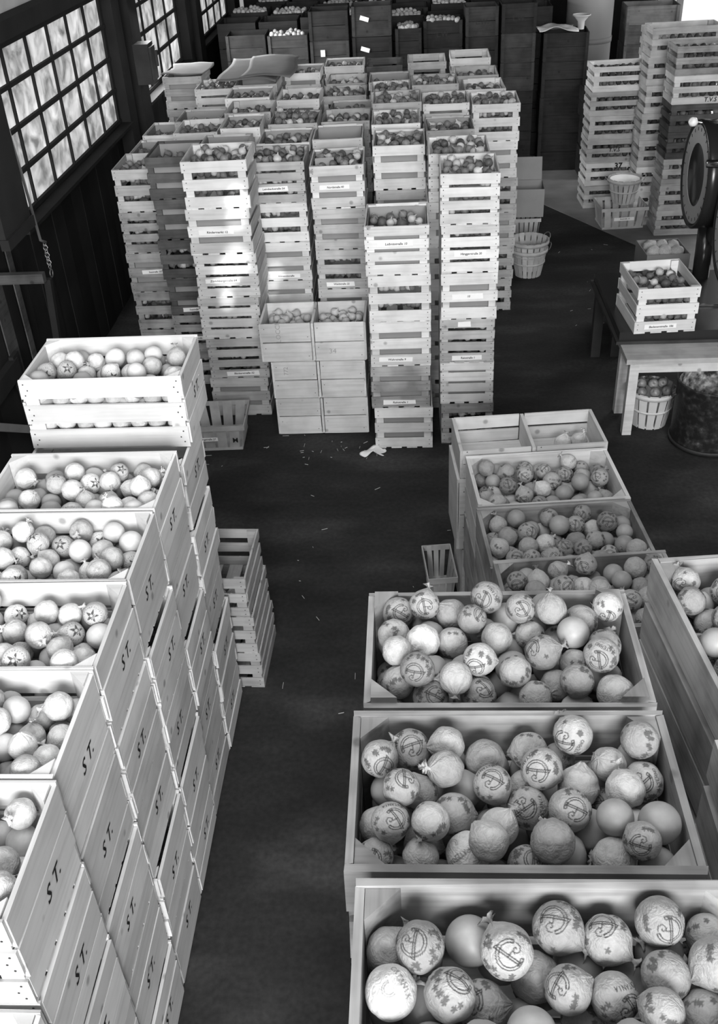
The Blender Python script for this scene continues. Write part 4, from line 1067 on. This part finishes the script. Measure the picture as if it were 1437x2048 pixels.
so = link('packed_apples', join_copies('packed_apples', lowon, wide_fruit, [DFRUIT, ONION])); so['kind'] = 'stuff'; tag(so, 'dark round fruit packed inside the long slatted crates at the right rear', 'fruit')

# ================================================================== DARK CRATES ALONG THE BACK
def plank_crate(root, w, d, h, mat):
    t = .012; hb = (h-.012)/2
    link('bottom_board', box_mesh(w-.01, d-.01, .010, mat), root, (0, d/2, .005))
    for i in range(2):
        z = .010+hb/2+i*(hb+.002)
        for y in (t/2, d-t/2): slat(root, 'plank', w, t, hb-.002, mat, (0, y, z), 0)
        for x in (-w/2+t/2, w/2-t/2): slat(root, 'plank', d-2*t, t, hb-.002, mat, (x, d/2, z), PI/2)
    for x in (-1, 1): link('batten', box_mesh(.03, .012, h-.01, mat), root, (x*(w/2-.02), -.006, h/2+.005))
tub = lathe('tuber', [(0, -1), (.6, -.8), (.9, -.2), (.95, .3), (.6, .8), (0, 1.0)], TUBER, 8)
tubers = []; tub_ind = 0
BX = [(-2.1, 1.62), (-1.62, 1.60), (-1.14, 1.83), (-.655, 1.86), (-.17, 1.62), (.15, 1.68), (.62, 1.80), (1.02, 1.82)]
BXW = [.47, .47, .46, .46, .31, .45, .38, .40]
for ci, (x0, zt) in enumerate(BX):
    w = BXW[ci]; nl = 6; h = zt/nl
    for L in range(nl):
        lay = 'topmost' if L == 0 else 'lowest' if L == nl-1 else ORD[L]
        lab = 'dark plank crate by the back, %s, %s stack from left' % (lay, ('first', 'second', 'third', 'fourth', 'fifth', 'sixth', 'seventh', 'eighth')[ci])
        loc = (x0+w/2, 12.05+jr(.02), (nl-1-L)*h)
        if L < 3:
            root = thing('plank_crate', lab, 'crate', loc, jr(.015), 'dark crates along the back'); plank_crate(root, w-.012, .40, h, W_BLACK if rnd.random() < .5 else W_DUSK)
            if (ci, L) in ((2, 1), (3, 1), (3, 0)): p = link('paper_label', box_mesh(.05 if ci == 2 else .10, .001, .07 if ci == 2 else .045, PAPER), root, (-.08, -.014, h*.6), (0, .3 if ci == 3 else 0, 0))
            if (ci, L) in ((5, 0), (7, 0), (6, 0)): link('lettering', text_mesh('L.W.', .075, INKM, 0, .001), root, (0, -.013, h*.5), (PI/2, 0, 0))
        else:
            tag(link('plank_crate', merged_crate_mesh(.45, .40, .30, 2, W_BLACK, .012, .95), None, loc, (0, 0, 0), ((w-.012)/.45, 1, h/.30)), lab, 'crate', 'dark crates along the back')
    if ci in (1, 4, 5):
        for q in range(22): 
            r_ = rnd.uniform(.022, .032); o = link('tuber', tub, None, (x0+.06+(q % 8)*(w-.12)/7+jr(.01), 12.10+(q//8)*.11+jr(.015), zt+.002+jr(.012)), (jr(3), jr(3), jr(3)), (r_,)*3)
            tag(o, 'whitish tuber, %s from left, %s row, top of the %s dark back stack' % (NTH[q % 8], ('near', 'middle', 'far')[q//8], NTH[ci]), 'tuber', 'white tubers on the dark crates')
for rw in range(4):
    for ci in range(8):
        x0 = -2.3+ci*.50+rw*.06; yb = 12.7+rw*.75; zt = 1.66-.02*rw+rnd.choice((-.03, 0, .03))
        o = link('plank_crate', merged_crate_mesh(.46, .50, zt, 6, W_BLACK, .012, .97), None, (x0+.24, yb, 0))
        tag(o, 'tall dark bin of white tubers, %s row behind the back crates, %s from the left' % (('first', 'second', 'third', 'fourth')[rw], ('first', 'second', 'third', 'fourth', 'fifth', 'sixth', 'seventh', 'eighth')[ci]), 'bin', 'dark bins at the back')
        if rnd.random() < .62:
            for q in range(30): tubers.append((x0+.06+(q % 8)*.05+jr(.012), yb+.06+(q//8)*.11+jr(.02), zt+.0+jr(.015), rnd.uniform(.024, .034)))
so = link('tubers', join_copies('tubers', tub, tubers, [TUBER, TUBER])); so['kind'] = 'stuff'; tag(so, 'whitish tubers heaped in the dark bins at the back', 'tubers')
# boxes, cloth, boiler and funnel in the right back corner
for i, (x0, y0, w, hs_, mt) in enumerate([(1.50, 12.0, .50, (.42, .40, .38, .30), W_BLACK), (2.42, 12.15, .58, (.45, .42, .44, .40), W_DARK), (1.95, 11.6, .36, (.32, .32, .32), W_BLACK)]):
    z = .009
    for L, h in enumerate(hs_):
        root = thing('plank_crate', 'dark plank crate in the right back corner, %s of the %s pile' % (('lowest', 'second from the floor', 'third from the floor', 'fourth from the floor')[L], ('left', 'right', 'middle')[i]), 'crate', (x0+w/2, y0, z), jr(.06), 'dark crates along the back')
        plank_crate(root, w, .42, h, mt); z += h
tag(sheet('cloth', 1.42, 1.85, 11.93, 12.3, 1.56, LEAF, .03, 12, 'right'), 'grey cloth draped over the dark crates in the back corner', 'cloth')
bo = thing('boiler', 'tall grey cylindrical boiler in the back corner', 'boiler', (2.2, 13.3, 0)); link('boiler_shell', lathe('boiler', [(0, 0), (.27, 0), (.28, .05), (.28, 2.1), (.22, 2.2), (0, 2.25)], GREY, 40), bo); link('band', lathe('band', [(.281, 1.2), (.288, 1.2), (.288, 1.26), (.281, 1.26)], GREY, 40, True, True), bo)
fu = thing('funnel', 'white enamel funnel standing on the dark crates at the back', 'funnel', (1.93, 12.2, 1.51), scale=(.8, .8, .8)); link('cone', lathe('cone', [(.045, 0), (.05, .10), (.11, .17), (.12, .18), (.105, .18), (.04, .105), (.035, 0)], DIAL, 28), fu); link('rim', lathe('rim', [(.118, .175), (.128, .175), (.128, .188), (.118, .188)], DIAL, 28, True, True), fu)

# ================================================================== WALL FITTINGS, LEFT
fb = thing('fuse_box', 'dark metal fuse box fixed to the post between the windows', 'fuse box', (XW+.16, 9.62, 1.62)); link('case', box_mesh(.2, .14, .34, IRON), fb, (.0, 0, .17), (0, 0, PI/2)); link('cover', box_mesh(.17, .02, .28, IRON), fb, (.08, 0, .17), (0, 0, PI/2)); link('lever', box_mesh(.02, .03, .14, IRON), fb, (.10, .06, .2))
hb = thing('hanging_board', 'dark board hanging before the first window', 'board', (XW+.35, 5.35, 1.62)); link('panel', box_mesh(.42, .04, .95, BEAM), hb, (0, 0, .48), (0, 0, PI/2)); link('batten', box_mesh(.44, .05, .06, BEAM), hb, (.01, 0, .03), (0, 0, PI/2))
rd = thing('hook_rod', 'thin iron rod with chain hanging beside the first window', 'rod', (XW+.3, 5.75, 0))
link('rod', tube_mesh('rod', [(-.02, -.06, 2.6), (0, 0, 1.9), (.0, .05, 1.45), (.01, .10, 1.42)], .009, CHAIN, 8), rd)
for k in range(7):
    pts = [(.012*math.cos(t*PI/4)*(1 if k % 2 else .3), .10+.012*math.cos(t*PI/4)*(.3 if k % 2 else 1), 1.41-k*.024+.018*math.sin(t*PI/4)) for t in range(8)]
    link('chain_link', tube_mesh('l', pts, .0032, CHAIN, 6, True), rd)
link('ring', tube_mesh('ring', [(.0, .10+.025*math.cos(t*PI/6), 1.22+.025*math.sin(t*PI/6)) for t in range(12)], .004, CHAIN, 6, True), rd)
br = thing('bracket', 'wooden bracket jutting from the wall below the first window', 'bracket', (XW, 5.62, 1.28)); link('arm', box_mesh(.36, .05, .06, W_DARK), br, (.16, 0, 0)); link('brace', box_mesh(.04, .04, .9, BEAM), br, (.30, .06, -.48), (0, .08, 0))

# ================================================================== STRAW ON THE FLOOR
rg = random.Random(9); v = []; f = []
for k in range(75):
    if k < 30: x, y = rg.uniform(-.7, .9), rg.uniform(3.2, 5.6)
    elif k < 60: x, y = rg.gauss(-.6, .35), rg.gauss(5.65, .12)
    else: x, y = rg.uniform(.9, 2.0), rg.uniform(7, 9.6)
    a = rg.uniform(0, PI); L_ = rg.uniform(.006, .045); w_ = .0008
    dx, dy = math.cos(a)*L_/2, math.sin(a)*L_/2; nx, ny = -math.sin(a)*w_, math.cos(a)*w_
    b0 = len(v)
    for z in (.001, .004): v += [(x-dx-nx, y-dy-ny, z), (x+dx-nx, y+dy-ny, z), (x+dx+nx, y+dy+ny, z), (x-dx+nx, y-dy+ny, z)]
    f += [tuple(i+b0 for i in q) for q in BF]
so = link('straw', mesh_from('straw', v, f, STRAW)); so['kind'] = 'stuff'; tag(so, 'scattered bits of straw on the dark floor', 'straw')
cp = sheet('crumpled_paper', -.36, -.22, 5.55, 5.63, .016, PAPER, .009, 21); tag(cp, 'crumpled scrap of pale paper on the floor by the divided boxes', 'paper')
print('objects', len(bpy.data.objects))
